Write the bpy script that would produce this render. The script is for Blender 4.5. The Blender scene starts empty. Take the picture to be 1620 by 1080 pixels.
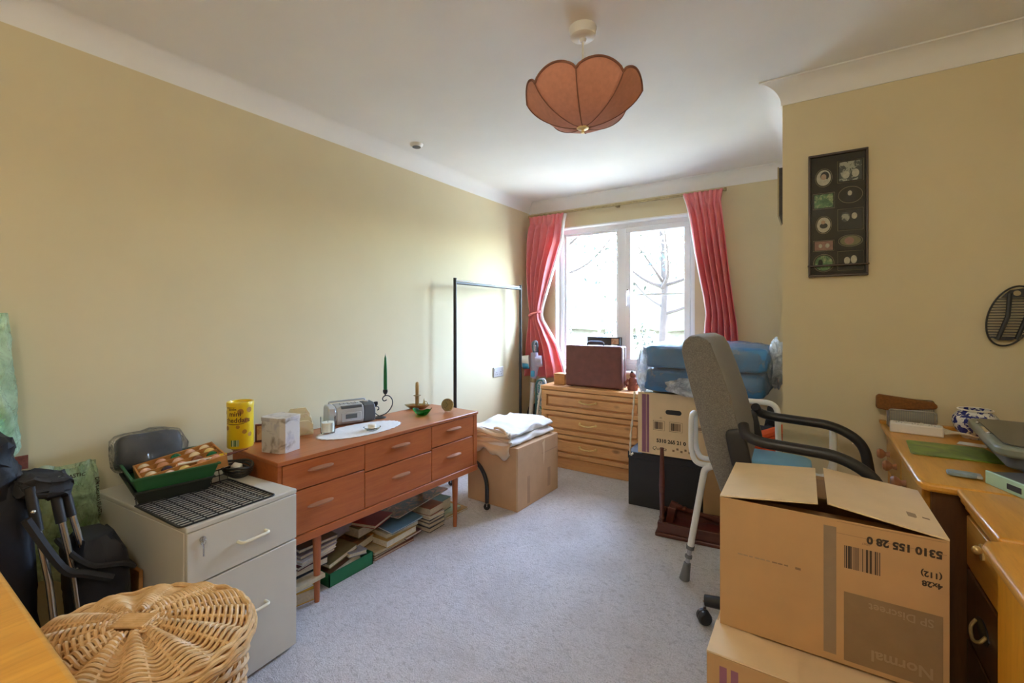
import bpy, bmesh, math, random
from mathutils import Vector, Matrix, Euler
from math import sin, cos, pi, radians

sc = bpy.context.scene
COL = sc.collection

# ------------------------------------------------------------------ camera
cam_d = bpy.data.cameras.new('camera'); cam = bpy.data.objects.new('camera', cam_d); COL.objects.link(cam)
cam_d.sensor_fit = 'HORIZONTAL'; cam_d.sensor_width = 36.0; cam_d.lens = 16.0
cam_d.shift_y = -38.0 / 1620.0
cam_d.clip_start = 0.02; cam_d.clip_end = 200
cam.location = (0, 0, 1.25); cam.rotation_euler = (radians(90), 0, radians(33.4137))
sc.camera = cam

# ------------------------------------------------------------------ exposure, sky, sun
sc.view_settings.view_transform = 'Standard'; sc.view_settings.look = 'None'
sc.view_settings.gamma = 1.0; sc.view_settings.use_curve_mapping = False
sc.view_settings.exposure = 3.05
sc.cycles.max_bounces = 14; sc.cycles.diffuse_bounces = 9; sc.cycles.glossy_bounces = 4
sc.cycles.transmission_bounces = 6; sc.cycles.transparent_max_bounces = 16
sc.cycles.sample_clamp_indirect = 8.0
sc.cycles.caustics_reflective = False; sc.cycles.caustics_refractive = False

w = bpy.data.worlds.new('sky'); sc.world = w; w.use_nodes = True
wn = w.node_tree.nodes; wl = w.node_tree.links
bg = wn['Background']
sky = wn.new('ShaderNodeTexSky'); sky.sky_type = 'NISHITA'; sky.sun_disc = False
sky.sun_elevation = radians(62); sky.sun_rotation = radians(50); sky.air_density = 1.0; sky.dust_density = 0.8
wl.new(sky.outputs[0], bg.inputs[0]); bg.inputs[1].default_value = 1.2

sun_d = bpy.data.lights.new('sun', 'SUN'); sun_d.energy = 5.5; sun_d.angle = radians(3.0); sun_d.color = (1.0, 0.95, 0.86)
sun = bpy.data.objects.new('sun', sun_d); COL.objects.link(sun)
sun.rotation_euler = Vector((-0.36, -0.30, -0.883)).to_track_quat('-Z', 'Y').to_euler()

portal_d = bpy.data.lights.new('window_portal', 'AREA'); portal_d.shape = 'RECTANGLE'; portal_d.size = 1.25; portal_d.size_y = 1.3
portal_d.cycles.is_portal = True
portal = bpy.data.objects.new('window_portal', portal_d); COL.objects.link(portal)
portal.location = (-1.40, 3.95, 1.44); portal.rotation_euler = (radians(-90), 0, 0)

# ------------------------------------------------------------------ materials
MATS = {}
def newmat(name):
    m = bpy.data.materials.new(name); m.use_nodes = True; MATS[name] = m
    return m, m.node_tree.nodes, m.node_tree.links, m.node_tree.nodes['Principled BSDF']
def mix_rgb(nt, fac, a, b):
    n = nt.nodes.new('ShaderNodeMix'); n.data_type = 'RGBA'
    for sock, v in ((n.inputs[0], fac), (n.inputs[6], a), (n.inputs[7], b)):
        if hasattr(v, 'is_output'): nt.links.new(v, sock)
        else: sock.default_value = v if not isinstance(v, tuple) else (*v, 1)
    return n.outputs[2]
def coord(nt, scale=(1, 1, 1), rot=(0, 0, 0), gen='Object'):
    t = nt.nodes.new('ShaderNodeTexCoord'); mp = nt.nodes.new('ShaderNodeMapping')
    mp.inputs['Scale'].default_value = scale; mp.inputs['Rotation'].default_value = rot
    nt.links.new(t.outputs[gen], mp.inputs[0]); return mp.outputs[0]
def noise(nt, vec, scale, detail=3, rough=0.5, dist=0.0):
    n = nt.nodes.new('ShaderNodeTexNoise'); n.inputs['Scale'].default_value = scale
    n.inputs['Detail'].default_value = detail; n.inputs['Roughness'].default_value = rough
    n.inputs['Distortion'].default_value = dist
    if vec is not None: nt.links.new(vec, n.inputs['Vector'])
    return n.outputs['Fac']
def ramp(nt, fac, stops):
    n = nt.nodes.new('ShaderNodeValToRGB'); cr = n.color_ramp
    while len(cr.elements) < len(stops): cr.elements.new(0.5)
    for e, (p, c) in zip(cr.elements, stops): e.position = p; e.color = (*c, 1) if len(c) == 3 else c
    nt.links.new(fac, n.inputs[0]); return n.outputs[0]
def bump(nt, bsdf, h, strength=0.2, dist=0.01):
    b = nt.nodes.new('ShaderNodeBump'); b.inputs['Strength'].default_value = strength; b.inputs['Distance'].default_value = dist
    nt.links.new(h, b.inputs['Height']); nt.links.new(b.outputs[0], bsdf.inputs['Normal'])
def plain(name, c, rough=0.5, var=0.12, scale=14, metal=0.0, bmp=0.0, bscale=120, spec=0.5, sheen=0.0):
    m, N, L, b = newmat(name); nt = m.node_tree
    v = coord(nt)
    f = noise(nt, v, scale, 4, 0.55)
    lo = tuple(max(0, x * (1 - var)) for x in c); hi = tuple(min(1, x * (1 + var)) for x in c)
    L.new(ramp(nt, f, [(0.3, lo), (0.7, hi)]), b.inputs['Base Color'])
    b.inputs['Roughness'].default_value = rough; b.inputs['Metallic'].default_value = metal
    b.inputs['Specular IOR Level'].default_value = spec
    if sheen: b.inputs['Sheen Weight'].default_value = sheen
    if bmp: bump(nt, b, noise(nt, v, bscale, 2, 0.6), bmp, 0.004)
    return m
def wood(name, c1, c2, grain='y', rough=0.4, scale=1.0, knots=False, coat=0.15):
    m, N, L, b = newmat(name); nt = m.node_tree
    s = {'x': (0.9, 9, 9), 'y': (9, 0.9, 9), 'z': (9, 9, 0.9)}[grain]
    v = coord(nt, tuple(k * scale for k in s))
    f = noise(nt, v, 2.2, 6, 0.6, 1.4)
    fine = noise(nt, coord(nt, tuple(k * 9 * scale for k in s)), 2.0, 3, 0.6)
    col = ramp(nt, f, [(0.28, c1), (0.5, tuple((a + d) / 2 for a, d in zip(c1, c2))), (0.72, c2)])
    dark = tuple(k * 0.72 for k in c1)
    col = mix_rgb(nt, ramp(nt, fine, [(0.5, (0, 0, 0)), (0.8, (0.45, 0.45, 0.45))]), col, dark)
    if knots:
        vo = nt.nodes.new('ShaderNodeTexVoronoi'); vo.inputs['Scale'].default_value = 1.0
        ks = {'x': (3.2, 7, 7), 'y': (7, 3.2, 7), 'z': (7, 7, 3.2)}[grain]
        L.new(coord(nt, ks), vo.inputs['Vector'])
        col = mix_rgb(nt, ramp(nt, vo.outputs['Distance'], [(0.06, (0.8, 0.8, 0.8)), (0.13, (0, 0, 0))]), col, tuple(k * 0.35 for k in c1))
    L.new(col, b.inputs['Base Color']); b.inputs['Roughness'].default_value = rough
    b.inputs['Coat Weight'].default_value = coat; b.inputs['Coat Roughness'].default_value = 0.25
    bump(nt, b, fine, 0.06, 0.002)
    return m
def clearplastic(name, tint=(1, 1, 1), haze=0.18, gloss=0.25, scale=9):
    m, N, L, b = newmat(name); nt = m.node_tree; N.remove(b)
    out = N['Material Output']
    tr = N.new('ShaderNodeBsdfTransparent'); tr.inputs[0].default_value = (*tint, 1)
    df = N.new('ShaderNodeBsdfTranslucent'); df.inputs[0].default_value = (*[min(1, t) for t in tint], 1)
    d2 = N.new('ShaderNodeBsdfDiffuse'); d2.inputs[0].default_value = (*[min(1, t) for t in tint], 1)
    gl = N.new('ShaderNodeBsdfGlossy'); gl.inputs[1].default_value = 0.14
    a0 = N.new('ShaderNodeAddShader'); m0 = N.new('ShaderNodeMixShader'); m0.inputs[0].default_value = 0.5
    L.new(df.outputs[0], m0.inputs[1]); L.new(d2.outputs[0], m0.inputs[2])
    m1 = N.new('ShaderNodeMixShader'); m2 = N.new('ShaderNodeMixShader')
    v = coord(nt); nz = noise(nt, v, scale, 5, 0.6, 0.8)
    L.new(ramp(nt, nz, [(0.35, (haze * 0.4,) * 3), (0.62, (haze * 1.6,) * 3)]), m1.inputs[0])
    L.new(tr.outputs[0], m1.inputs[1]); L.new(m0.outputs[0], m1.inputs[2])
    lw = N.new('ShaderNodeLayerWeight'); lw.inputs[0].default_value = gloss
    bp = N.new('ShaderNodeBump'); bp.inputs['Strength'].default_value = 0.9; bp.inputs['Distance'].default_value = 0.03
    L.new(noise(nt, v, scale * 2.2, 4, 0.6, 1.5), bp.inputs['Height'])
    L.new(bp.outputs[0], gl.inputs['Normal']); L.new(bp.outputs[0], lw.inputs['Normal'])
    L.new(lw.outputs['Fresnel'], m2.inputs[0]); L.new(m1.outputs[0], m2.inputs[1]); L.new(gl.outputs[0], m2.inputs[2])
    L.new(m2.outputs[0], out.inputs[0]); N.remove(a0)
    return m
def glassmat(name, tint=(0.98, 1, 0.99), rough=0.02):
    m, N, L, b = newmat(name); N.remove(b); out = N['Material Output']
    tr = N.new('ShaderNodeBsdfTransparent'); tr.inputs[0].default_value = (*tint, 1)
    gl = N.new('ShaderNodeBsdfGlossy'); gl.inputs[1].default_value = rough
    lw = N.new('ShaderNodeLayerWeight'); lw.inputs[0].default_value = 0.10
    mx = N.new('ShaderNodeMixShader'); L.new(lw.outputs['Fresnel'], mx.inputs[0])
    L.new(tr.outputs[0], mx.inputs[1]); L.new(gl.outputs[0], mx.inputs[2]); L.new(mx.outputs[0], out.inputs[0])
    return m
def spots(name, base, cols, scale=30, rough=0.5, thr=(0.42, 0.55), gen='Object'):
    m, N, L, b = newmat(name); nt = m.node_tree; v = coord(nt, gen=gen)
    col = base
    for i, c in enumerate(cols):
        f = noise(nt, coord(nt, rot=(i * 1.3, i * 0.7, i), gen=gen), scale * (1 + 0.35 * i), 3, 0.6, 0.6)
        col = mix_rgb(nt, ramp(nt, f, [(thr[0] + 0.06, (0, 0, 0)), (thr[1] + 0.06, (1, 1, 1))]), col, c)
    L.new(col, b.inputs['Base Color']) if hasattr(col, 'is_output') else None
    b.inputs['Roughness'].default_value = rough
    return m
def barcode(name, paper, ink, pitch=0.0016, ax=0):
    m, N, L, b = newmat(name); nt = m.node_tree
    t = N.new('ShaderNodeTexCoord'); sp = N.new('ShaderNodeSeparateXYZ'); L.new(t.outputs['Object'], sp.inputs[0])
    dv = N.new('ShaderNodeMath'); dv.operation = 'DIVIDE'; dv.inputs[1].default_value = pitch; L.new(sp.outputs[ax], dv.inputs[0])
    fl = N.new('ShaderNodeMath'); fl.operation = 'FLOOR'; L.new(dv.outputs[0], fl.inputs[0])
    wn_ = N.new('ShaderNodeTexWhiteNoise'); wn_.noise_dimensions = '1D'; L.new(fl.outputs[0], wn_.inputs['W'])
    L.new(ramp(nt, wn_.outputs['Value'], [(0.5, paper), (0.52, ink)]), b.inputs['Base Color']); b.inputs['Roughness'].default_value = 0.8
    return m

plain('wall', (0.705, 0.622, 0.415), 0.85, 0.025, 2.5, bmp=0.04, bscale=260)
plain('ceiling', (0.86, 0.865, 0.855), 0.9, 0.02, 3, bmp=0.04, bscale=200)
plain('gloss_white', (0.84, 0.84, 0.84), 0.35, 0.02, 5)
plain('upvc', (0.88, 0.89, 0.91), 0.3, 0.01, 5)
def carpet():
    m, N, L, b = newmat('carpet'); nt = m.node_tree; v = coord(nt)
    big = noise(nt, v, 3.2, 6, 0.62, 0.7); fine = noise(nt, v, 170, 3, 0.75); mid = noise(nt, coord(nt, (1, 1.6, 1), (0, 0, 0.5)), 38, 5, 0.7, 0.6)
    col = ramp(nt, big, [(0.28, (0.64, 0.61, 0.615)), (0.5, (0.76, 0.73, 0.745)), (0.72, (0.84, 0.815, 0.83))])
    col = mix_rgb(nt, ramp(nt, mid, [(0.30, (0.8,) * 3), (0.50, (0, 0, 0))]), col, (0.47, 0.44, 0.44))
    col = mix_rgb(nt, ramp(nt, fine, [(0.36, (0.6,) * 3), (0.55, (0, 0, 0))]), col, (0.42, 0.40, 0.40))
    L.new(col, b.inputs['Base Color']); b.inputs['Roughness'].default_value = 0.95; b.inputs['Specular IOR Level'].default_value = 0.1
    ad = N.new('ShaderNodeMath'); ad.operation = 'ADD'; L.new(fine, ad.inputs[0]); L.new(mid, ad.inputs[1])
    bump(nt, b, ad.outputs[0], 0.8, 0.008)
carpet()
wood('teak', (0.39, 0.098, 0.022), (0.50, 0.145, 0.036), 'y', 0.42, coat=0.04)
wood('teak_top', (0.38, 0.11, 0.032), (0.48, 0.155, 0.052), 'y', 0.35, coat=0.08)
wood('teak_leg', (0.34, 0.088, 0.022), (0.44, 0.13, 0.034), 'z', 0.4, coat=.04)
wood('handle_wood', (0.34, 0.15, 0.075), (0.46, 0.23, 0.13), 'y', 0.35, 2)
wood('pine', (0.58, 0.28, 0.10), (0.72, 0.40, 0.165), 'x', 0.42, knots=True, coat=.06)
wood('pine_y', (0.60, 0.27, 0.03), (0.76, 0.38, 0.06), 'y', 0.33, knots=True, coat=0.25)
wood('pine_z', (0.72, 0.33, 0.02), (0.86, 0.44, 0.035), 'z', 0.38, knots=True, coat=0.1)
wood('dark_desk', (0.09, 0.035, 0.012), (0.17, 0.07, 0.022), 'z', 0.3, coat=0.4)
wood('mahogany', (0.09, 0.022, 0.014), (0.15, 0.04, 0.024), 'x', 0.35, coat=0.4)
wood('mahogany_red', (0.13, 0.022, 0.018), (0.18, 0.03, 0.024), 'x', 0.45)
wood('ballbox_wood', (0.46, 0.20, 0.05), (0.60, 0.29, 0.09), 'y', 0.45)
plain('cabinet_grey', (0.60, 0.58, 0.52), 0.45, 0.015, 6, bmp=0.03)
plain('cream_plastic', (0.78, 0.73, 0.58), 0.4, 0.02)
plain('brass', (0.80, 0.60, 0.26), 0.3, 0.12, 60, metal=0.55)
plain('brass_dull', (0.42, 0.33, 0.17), 0.4, 0.2, 40, metal=1.0)
plain('steel', (0.62, 0.62, 0.62), 0.25, 0.05, 30, metal=1.0)
plain('white_metal', (0.82, 0.82, 0.80), 0.3, 0.02)
plain('grey_rubber', (0.16, 0.16, 0.165), 0.7, 0.08)
plain('black_metal', (0.018, 0.018, 0.02), 0.35, 0.1)
plain('black_plastic', (0.024, 0.024, 0.026), 0.42, 0.1)
plain('black_fabric', (0.020, 0.021, 0.026), 0.75, 0.2, 40, bmp=0.3, bscale=700)
plain('navy_fabric', (0.014, 0.015, 0.022), 0.55, 0.2, 30, bmp=0.25, bscale=600, spec=.35)
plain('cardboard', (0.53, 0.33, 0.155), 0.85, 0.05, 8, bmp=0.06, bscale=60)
plain('cardboard_light', (0.77, 0.59, 0.36), 0.85, 0.05, 8, bmp=0.06, bscale=60)  # pale card; on the foreground carton tops the paleness is painted light
plain('cardboard_pink', (0.58, 0.37, 0.21), 0.85, 0.06, 8, bmp=0.08, bscale=40)
plain('cardboard_edge', (0.62, 0.46, 0.29), 0.9, 0.05)
plain('tape', (0.46, 0.29, 0.165), 0.7, 0.05)
plain('print_grey', (0.27, 0.18, 0.095), 0.85, 0.08, 20)
plain('print_band', (0.30, 0.22, 0.14), 0.85, 0.06, 20)
plain('print_black', (0.05, 0.035, 0.025), 0.85, 0.1)
plain('print_brown', (0.25, 0.16, 0.09), 0.85, 0.1)
plain('print_tan', (0.36, 0.26, 0.16), 0.85, 0.05)
plain('print_purple', (0.30, 0.13, 0.20), 0.85, 0.08)
barcode('barcode_card', (0.42, 0.27, 0.15), (0.06, 0.04, 0.03), 0.0014)
barcode('barcode_small', (0.46, 0.31, 0.18), (0.10, 0.07, 0.05), 0.0022)
barcode('barcode_tin', (0.72, 0.74, 0.40), (0.05, 0.14, 0.05), 0.0012, 1)
plain('black_card', (0.020, 0.019, 0.021), 0.6, 0.1)
def curtain_cloth():
    m, N, L, b = newmat('curtain'); nt = m.node_tree; N.remove(b); v = coord(nt)
    col = ramp(nt, noise(nt, v, 20, 4, 0.6), [(0.3, (0.90, 0.33, 0.36)), (0.7, (0.95, 0.39, 0.41))])
    d = N.new('ShaderNodeBsdfDiffuse'); t = N.new('ShaderNodeBsdfTranslucent'); mx = N.new('ShaderNodeMixShader'); mx.inputs[0].default_value = 0.22
    L.new(col, d.inputs[0]); L.new(col, t.inputs[0]); L.new(d.outputs[0], mx.inputs[1]); L.new(t.outputs[0], mx.inputs[2]); L.new(mx.outputs[0], N['Material Output'].inputs[0])
curtain_cloth()
plain('lining', (0.90, 0.84, 0.80), 0.85, 0.03)
plain('leather', (0.155, 0.048, 0.036), 0.45, 0.15, 18, bmp=0.15, bscale=220)
plain('duvet', (0.80, 0.79, 0.77), 0.9, 0.03, 10, bmp=0.3, bscale=30)
plain('duvet_edge', (0.70, 0.57, 0.42), 0.9, 0.05, 10, bmp=0.2, bscale=60)
plain('blue_vinyl', (0.05, 0.19, 0.40), 0.35, 0.15, 5)
plain('blue_seat', (0.17, 0.40, 0.58), 0.45, 0.05, 8)
clearplastic('clear_plastic', (1, 1, 1), 0.16, 0.12, 8); clearplastic('clear_wrap', (1, 1, 1), 0.07, 0.14, 14)
clearplastic('clear_bag_white', (1, 1, 1), 0.60, 0.05, 11)
clearplastic('green_plastic', (0.80, 0.98, 0.80), 0.50, 0.10, 9)
plain('grey_tweed', (0.185, 0.175, 0.160), 0.95, 0.35, 320, bmp=0.35, bscale=500, sheen=0.3)
def wicker():
    m, N, L, b = newmat('wicker'); nt = m.node_tree; v = coord(nt)
    f = noise(nt, v, 25, 4, 0.6)
    L.new(ramp(nt, f, [(0.25, (0.52, 0.30, 0.12)), (0.5, (0.72, 0.47, 0.22)), (0.75, (0.84, 0.63, 0.36))]), b.inputs['Base Color'])
    b.inputs['Roughness'].default_value = 0.42
wicker()
plain('green_tray', (0.025, 0.13, 0.045), 0.4, 0.08)
plain('dark_tray', (0.02, 0.025, 0.018), 0.5, 0.1)
plain('green_card', (0.012, 0.15, 0.055), 0.5, 0.08)
plain('tin_yellow', (0.80, 0.56, 0.012), 0.35, 0.04, 10)
plain('tin_ink', (0.12, 0.035, 0.01), 0.5, 0.05)
plain('tin_biscuit', (0.42, 0.20, 0.02), 0.5, 0.2, 90)
spots('tin_floral', (0.62, 0.60, 0.58), [(0.20, 0.16, 0.13), (0.45, 0.44, 0.50)], 16, 0.3, (0.46, 0.62))
spots('rack_floral', (0.76, 0.70, 0.50), [(0.62, 0.62, 0.42), (0.70, 0.52, 0.42)], 22, 0.4, (0.5, 0.66))
spots('picture_small', (0.55, 0.38, 0.24), [(0.40, 0.22, 0.12)], 30, 0.5)
spots('china', (0.74, 0.74, 0.74), [(0.022, 0.030, 0.19), (0.03, 0.04, 0.24)], 44, 0.12, (0.475, 0.505))
spots('placemat', (0.16, 0.27, 0.03), [(0.26, 0.38, 0.05), (0.10, 0.15, 0.05)], 10, 0.35, (0.4, 0.6))
plain('silver_plastic', (0.50, 0.51, 0.53), 0.35, 0.03, metal=0.3)
plain('charcoal_plastic', (0.10, 0.11, 0.125), 0.45, 0.05)
plain('pack_dark', (0.030, 0.034, 0.045), 0.5, 0.1)
plain('white_plastic', (0.80, 0.79, 0.76), 0.4, 0.02)
plain('wax_white', (0.86, 0.82, 0.74), 0.5, 0.03)
plain('wax_green', (0.005, 0.16, 0.045), 0.35, 0.06)
plain('wax_ochre', (0.50, 0.33, 0.13), 0.45, 0.1)
glassmat('glass_clear'); glassmat('window_glass', (0.99, 1, 1), 0.0); glassmat('glass_green', (0.06, 0.55, 0.14), 0.03)
plain('lace', (0.80, 0.78, 0.78), 0.9, 0.05, 60, bmp=0.5, bscale=240)
plain('shade_fabric', (0.62, 0.28, 0.19), 0.85, 0.07, 60, bmp=0.2, bscale=400)
plain('shade_trim', (0.25, 0.105, 0.065), 0.8, 0.08)
plain('frame_brown', (0.050, 0.028, 0.014), 0.4, 0.15)
plain('mount_dark', (0.045, 0.036, 0.028), 0.7, 0.1)
plain('mount_line', (0.36, 0.30, 0.18), 0.5, 0.1)
plain('gold_frame', (0.42, 0.33, 0.17), 0.5, 0.1)
plain('skin_print', (0.50, 0.33, 0.23), 0.6, 0.12, 40)
plain('pale_print', (0.58, 0.53, 0.43), 0.6, 0.15, 80)
plain('dark_print', (0.05, 0.042, 0.038), 0.6, 0.2, 60)
plain('rose_print', (0.36, 0.19, 0.15), 0.6, 0.2, 60)
spots('green_print', (0.14, 0.26, 0.11), [(0.42, 0.46, 0.24), (0.08, 0.16, 0.07)], 45, 0.6)
spots('grey_print', (0.10, 0.10, 0.09), [(0.45, 0.43, 0.36)], 38, 0.6, (0.46, 0.5))
plain('vac_blue', (0.05, 0.30, 0.52), 0.3, 0.05)
plain('vac_lilac', (0.40, 0.38, 0.50), 0.3, 0.05)
spots('board_cover', (0.66, 0.70, 0.74), [(0.10, 0.20, 0.42), (0.05, 0.30, 0.28)], 30, 0.8, (0.48, 0.52))
plain('orange_cloth', (0.72, 0.10, 0.02), 0.7, 0.1)
plain('dark_blue_cloth', (0.03, 0.035, 0.06), 0.8, 0.1)
plain('brush_brown', (0.23, 0.085, 0.016), 0.8, 0.2, 150, bmp=0.5, bscale=500)
def meshmetal():
    m, N, L, b = newmat('mesh_metal'); nt = m.node_tree; N.remove(b)
    v = coord(nt, (260, 260, 260), (0, radians(45), 0)); ck = N.new('ShaderNodeTexChecker'); ck.inputs['Scale'].default_value = 1.0; L.new(v, ck.inputs[0])
    p = N.new('ShaderNodeBsdfPrincipled'); p.inputs['Base Color'].default_value = (0.42, 0.41, 0.38, 1); p.inputs['Metallic'].default_value = 0.7; p.inputs['Roughness'].default_value = 0.4
    t = N.new('ShaderNodeBsdfTransparent'); mx = N.new('ShaderNodeMixShader'); L.new(ck.outputs['Fac'], mx.inputs[0])
    L.new(p.outputs[0], mx.inputs[1]); L.new(t.outputs[0], mx.inputs[2]); L.new(mx.outputs[0], N['Material Output'].inputs[0])
meshmetal()
plain('grey_green', (0.20, 0.23, 0.19), 0.35, 0.04)
plain('scanner_glass', (0.085, 0.085, 0.07), 0.25, 0.1, 3)
plain('mint_plastic', (0.40, 0.60, 0.43), 0.45, 0.05)
plain('packet_blue', (0.24, 0.34, 0.42), 0.3, 0.3, 40)
plain('paper', (0.74, 0.72, 0.70), 0.85, 0.06, 12)
plain('pages', (0.62, 0.55, 0.42), 0.9, 0.12, 90)
for nm, c in (('cover_black', (0.03, 0.03, 0.035)), ('cover_red', (0.30, 0.025, 0.025)), ('cover_maroon', (0.12, 0.03, 0.035)), ('cover_brown', (0.13, 0.06, 0.03)),
              ('cover_rust', (0.30, 0.10, 0.05)), ('cover_teal', (0.04, 0.14, 0.15)), ('cover_blue', (0.12, 0.24, 0.36)), ('cover_cream', (0.55, 0.46, 0.30)),
              ('cover_olive', (0.20, 0.17, 0.07)), ('cover_mint', (0.40, 0.52, 0.40)), ('cover_ochre', (0.42, 0.24, 0.05)), ('cover_lilac', (0.36, 0.32, 0.40)),
              ('cover_grey', (0.28, 0.27, 0.28)), ('cover_yellow', (0.60, 0.32, 0.02)), ('cover_slate', (0.10, 0.12, 0.16))):
    plain(nm, c, 0.45, 0.15, 25)
spots('cover_photo', (0.05, 0.09, 0.10), [(0.30, 0.22, 0.08), (0.12, 0.10, 0.05), (0.40, 0.20, 0.12)], 14, 0.3)
spots('cover_orange', (0.20, 0.07, 0.015), [(0.50, 0.24, 0.04), (0.06, 0.03, 0.015)], 18, 0.35)
for i, c in enumerate([(0.80, 0.66, 0.45), (0.74, 0.40, 0.30), (0.78, 0.52, 0.42), (0.05, 0.03, 0.06), (0.01, 0.16, 0.07), (0.80, 0.60, 0.22), (0.28, 0.10, 0.05), (0.62, 0.30, 0.16)]):
    plain('ball_%d' % i, c, 0.25, 0.06, 60)
plain('hedge_green', (0.062, 0.072, 0.030), 0.9, 0.3, 6)
plain('soil', (0.16, 0.12, 0.07), 0.95, 0.3, 3)
plain('grass', (0.34, 0.335, 0.30), 0.9, 0.25, 6)
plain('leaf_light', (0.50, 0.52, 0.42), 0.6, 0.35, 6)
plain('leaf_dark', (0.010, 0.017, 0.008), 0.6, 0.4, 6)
plain('bark', (0.035, 0.024, 0.018), 0.9, 0.3, 12)
plain('socket_metal', (0.62, 0.60, 0.57), 0.35, 0.03, metal=0.4)
plain('terracotta_doll', (0.30, 0.09, 0.06), 0.6, 0.3, 60)
plain('rope', (0.70, 0.64, 0.52), 0.9, 0.15, 80)
plain('clock_face', (0.30, 0.24, 0.10), 0.35, 0.15, 60)
plain('fill_glow', (1, 0.9, 0.75), 0.5)  # glow of the added fill globe
b_ = MATS['fill_glow'].node_tree.nodes['Principled BSDF']; b_.inputs['Emission Color'].default_value = (1, 0.93, 0.80, 1); b_.inputs['Emission Strength'].default_value = 8.5

# ------------------------------------------------------------------ mesh helpers
class G:
    def __init__(s): s.v = []; s.f = []
    def add(s, vs, fs, M=None):
        n = len(s.v)
        s.v += [tuple(M @ Vector(p)) if M is not None else tuple(p) for p in vs]
        s.f += [tuple(n + i for i in f) for f in fs]; return s
    def box(s, x0, y0, z0, x1, y1, z1, M=None):
        vs = [(x, y, z) for z in (z0, z1) for y in (y0, y1) for x in (x0, x1)]
        return s.add(vs, [(0, 2, 3, 1), (4, 5, 7, 6), (0, 1, 5, 4), (2, 6, 7, 3), (0, 4, 6, 2), (1, 3, 7, 5)], M)
    def tube(s, pts, r, n=8, closed=False, M=None, cap=True):
        pts = [Vector(p) for p in pts]; k = len(pts); vs = []; fs = []
        rs = r if isinstance(r, (list, tuple)) else [r] * k
        up = None
        for i in range(k):
            if closed: t = pts[(i + 1) % k] - pts[i - 1]
            else: t = pts[min(i + 1, k - 1)] - pts[max(i - 1, 0)]
            if t.length < 1e-9: t = Vector((0, 0, 1))
            t.normalize()
            if up is None:
                up = Vector((0, 0, 1)) if abs(t.z) < 0.9 else Vector((1, 0, 0))
            a = up - t * up.dot(t)
            if a.length < 1e-6: a = t.orthogonal()
            a.normalize(); up = a; b = t.cross(a)
            for j in range(n):
                q = 2 * pi * j / n; vs.append(pts[i] + (a * cos(q) + b * sin(q)) * rs[i])
        for i in range(k if closed else k - 1):
            for j in range(n):
                i2 = (i + 1) % k
                fs.append((i * n + j, i * n + (j + 1) % n, i2 * n + (j + 1) % n, i2 * n + j))
        if cap and not closed:
            fs.append(tuple(range(n - 1, -1, -1))); fs.append(tuple((k - 1) * n + j for j in range(n)))
        return s.add(vs, fs, M)
    def lathe(s, prof, n=24, c=(0, 0, 0), M=None, sx=1, sy=1):
        vs = []; fs = []; k = len(prof)
        for r, z in prof:
            for j in range(n):
                q = 2 * pi * j / n; vs.append((c[0] + r * cos(q) * sx, c[1] + r * sin(q) * sy, c[2] + z))
        for i in range(k - 1):
            for j in range(n): fs.append((i * n + j, i * n + (j + 1) % n, (i + 1) * n + (j + 1) % n, (i + 1) * n + j))
        if prof[0][0] > 1e-6: fs.append(tuple(range(n - 1, -1, -1)))
        if prof[-1][0] > 1e-6: fs.append(tuple((k - 1) * n + j for j in range(n)))
        return s.add(vs, fs, M)
    def prism(s, poly, a0, a1, axis='y', M=None):
        n = len(poly)
        def mk(p, a): return {'y': (p[0], a, p[1]), 'x': (a, p[0], p[1]), 'z': (p[0], p[1], a)}[axis]
        vs = [mk(p, a0) for p in poly] + [mk(p, a1) for p in poly]
        fs = [tuple(range(n)), tuple(range(2 * n - 1, n - 1, -1))] + [(i, i + n, (i + 1) % n + n, (i + 1) % n) for i in range(n)]
        return s.add(vs, fs, M)
    def grid(s, fn, nu, nv, M=None):
        vs = [fn(i / nu, j / nv) for j in range(nv + 1) for i in range(nu + 1)]
        fs = [(j * (nu + 1) + i, j * (nu + 1) + i + 1, (j + 1) * (nu + 1) + i + 1, (j + 1) * (nu + 1) + i) for j in range(nv) for i in range(nu)]
        return s.add(vs, fs, M)
    def sphere(s, c, r, n=12, m=8, sc3=(1, 1, 1), M=None):
        prof = [(max(1e-7, r * sin(pi * i / m)), -r * cos(pi * i / m)) for i in range(m + 1)]
        vs = []; fs = []
        for rr, z in prof:
            for j in range(n):
                q = 2 * pi * j / n; vs.append((c[0] + rr * cos(q) * sc3[0], c[1] + rr * sin(q) * sc3[1], c[2] + z * sc3[2]))
        for i in range(m):
            for j in range(n): fs.append((i * n + j, i * n + (j + 1) % n, (i + 1) * n + (j + 1) % n, (i + 1) * n + j))
        return s.add(vs, fs, M)
    def disc(s, c, rx, ry, n=24, z=0.0, M=None):
        vs = [(c[0] + rx * cos(2 * pi * j / n), c[1] + ry * sin(2 * pi * j / n), z) for j in range(n)]
        return s.add(vs, [tuple(range(n))], M)

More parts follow.
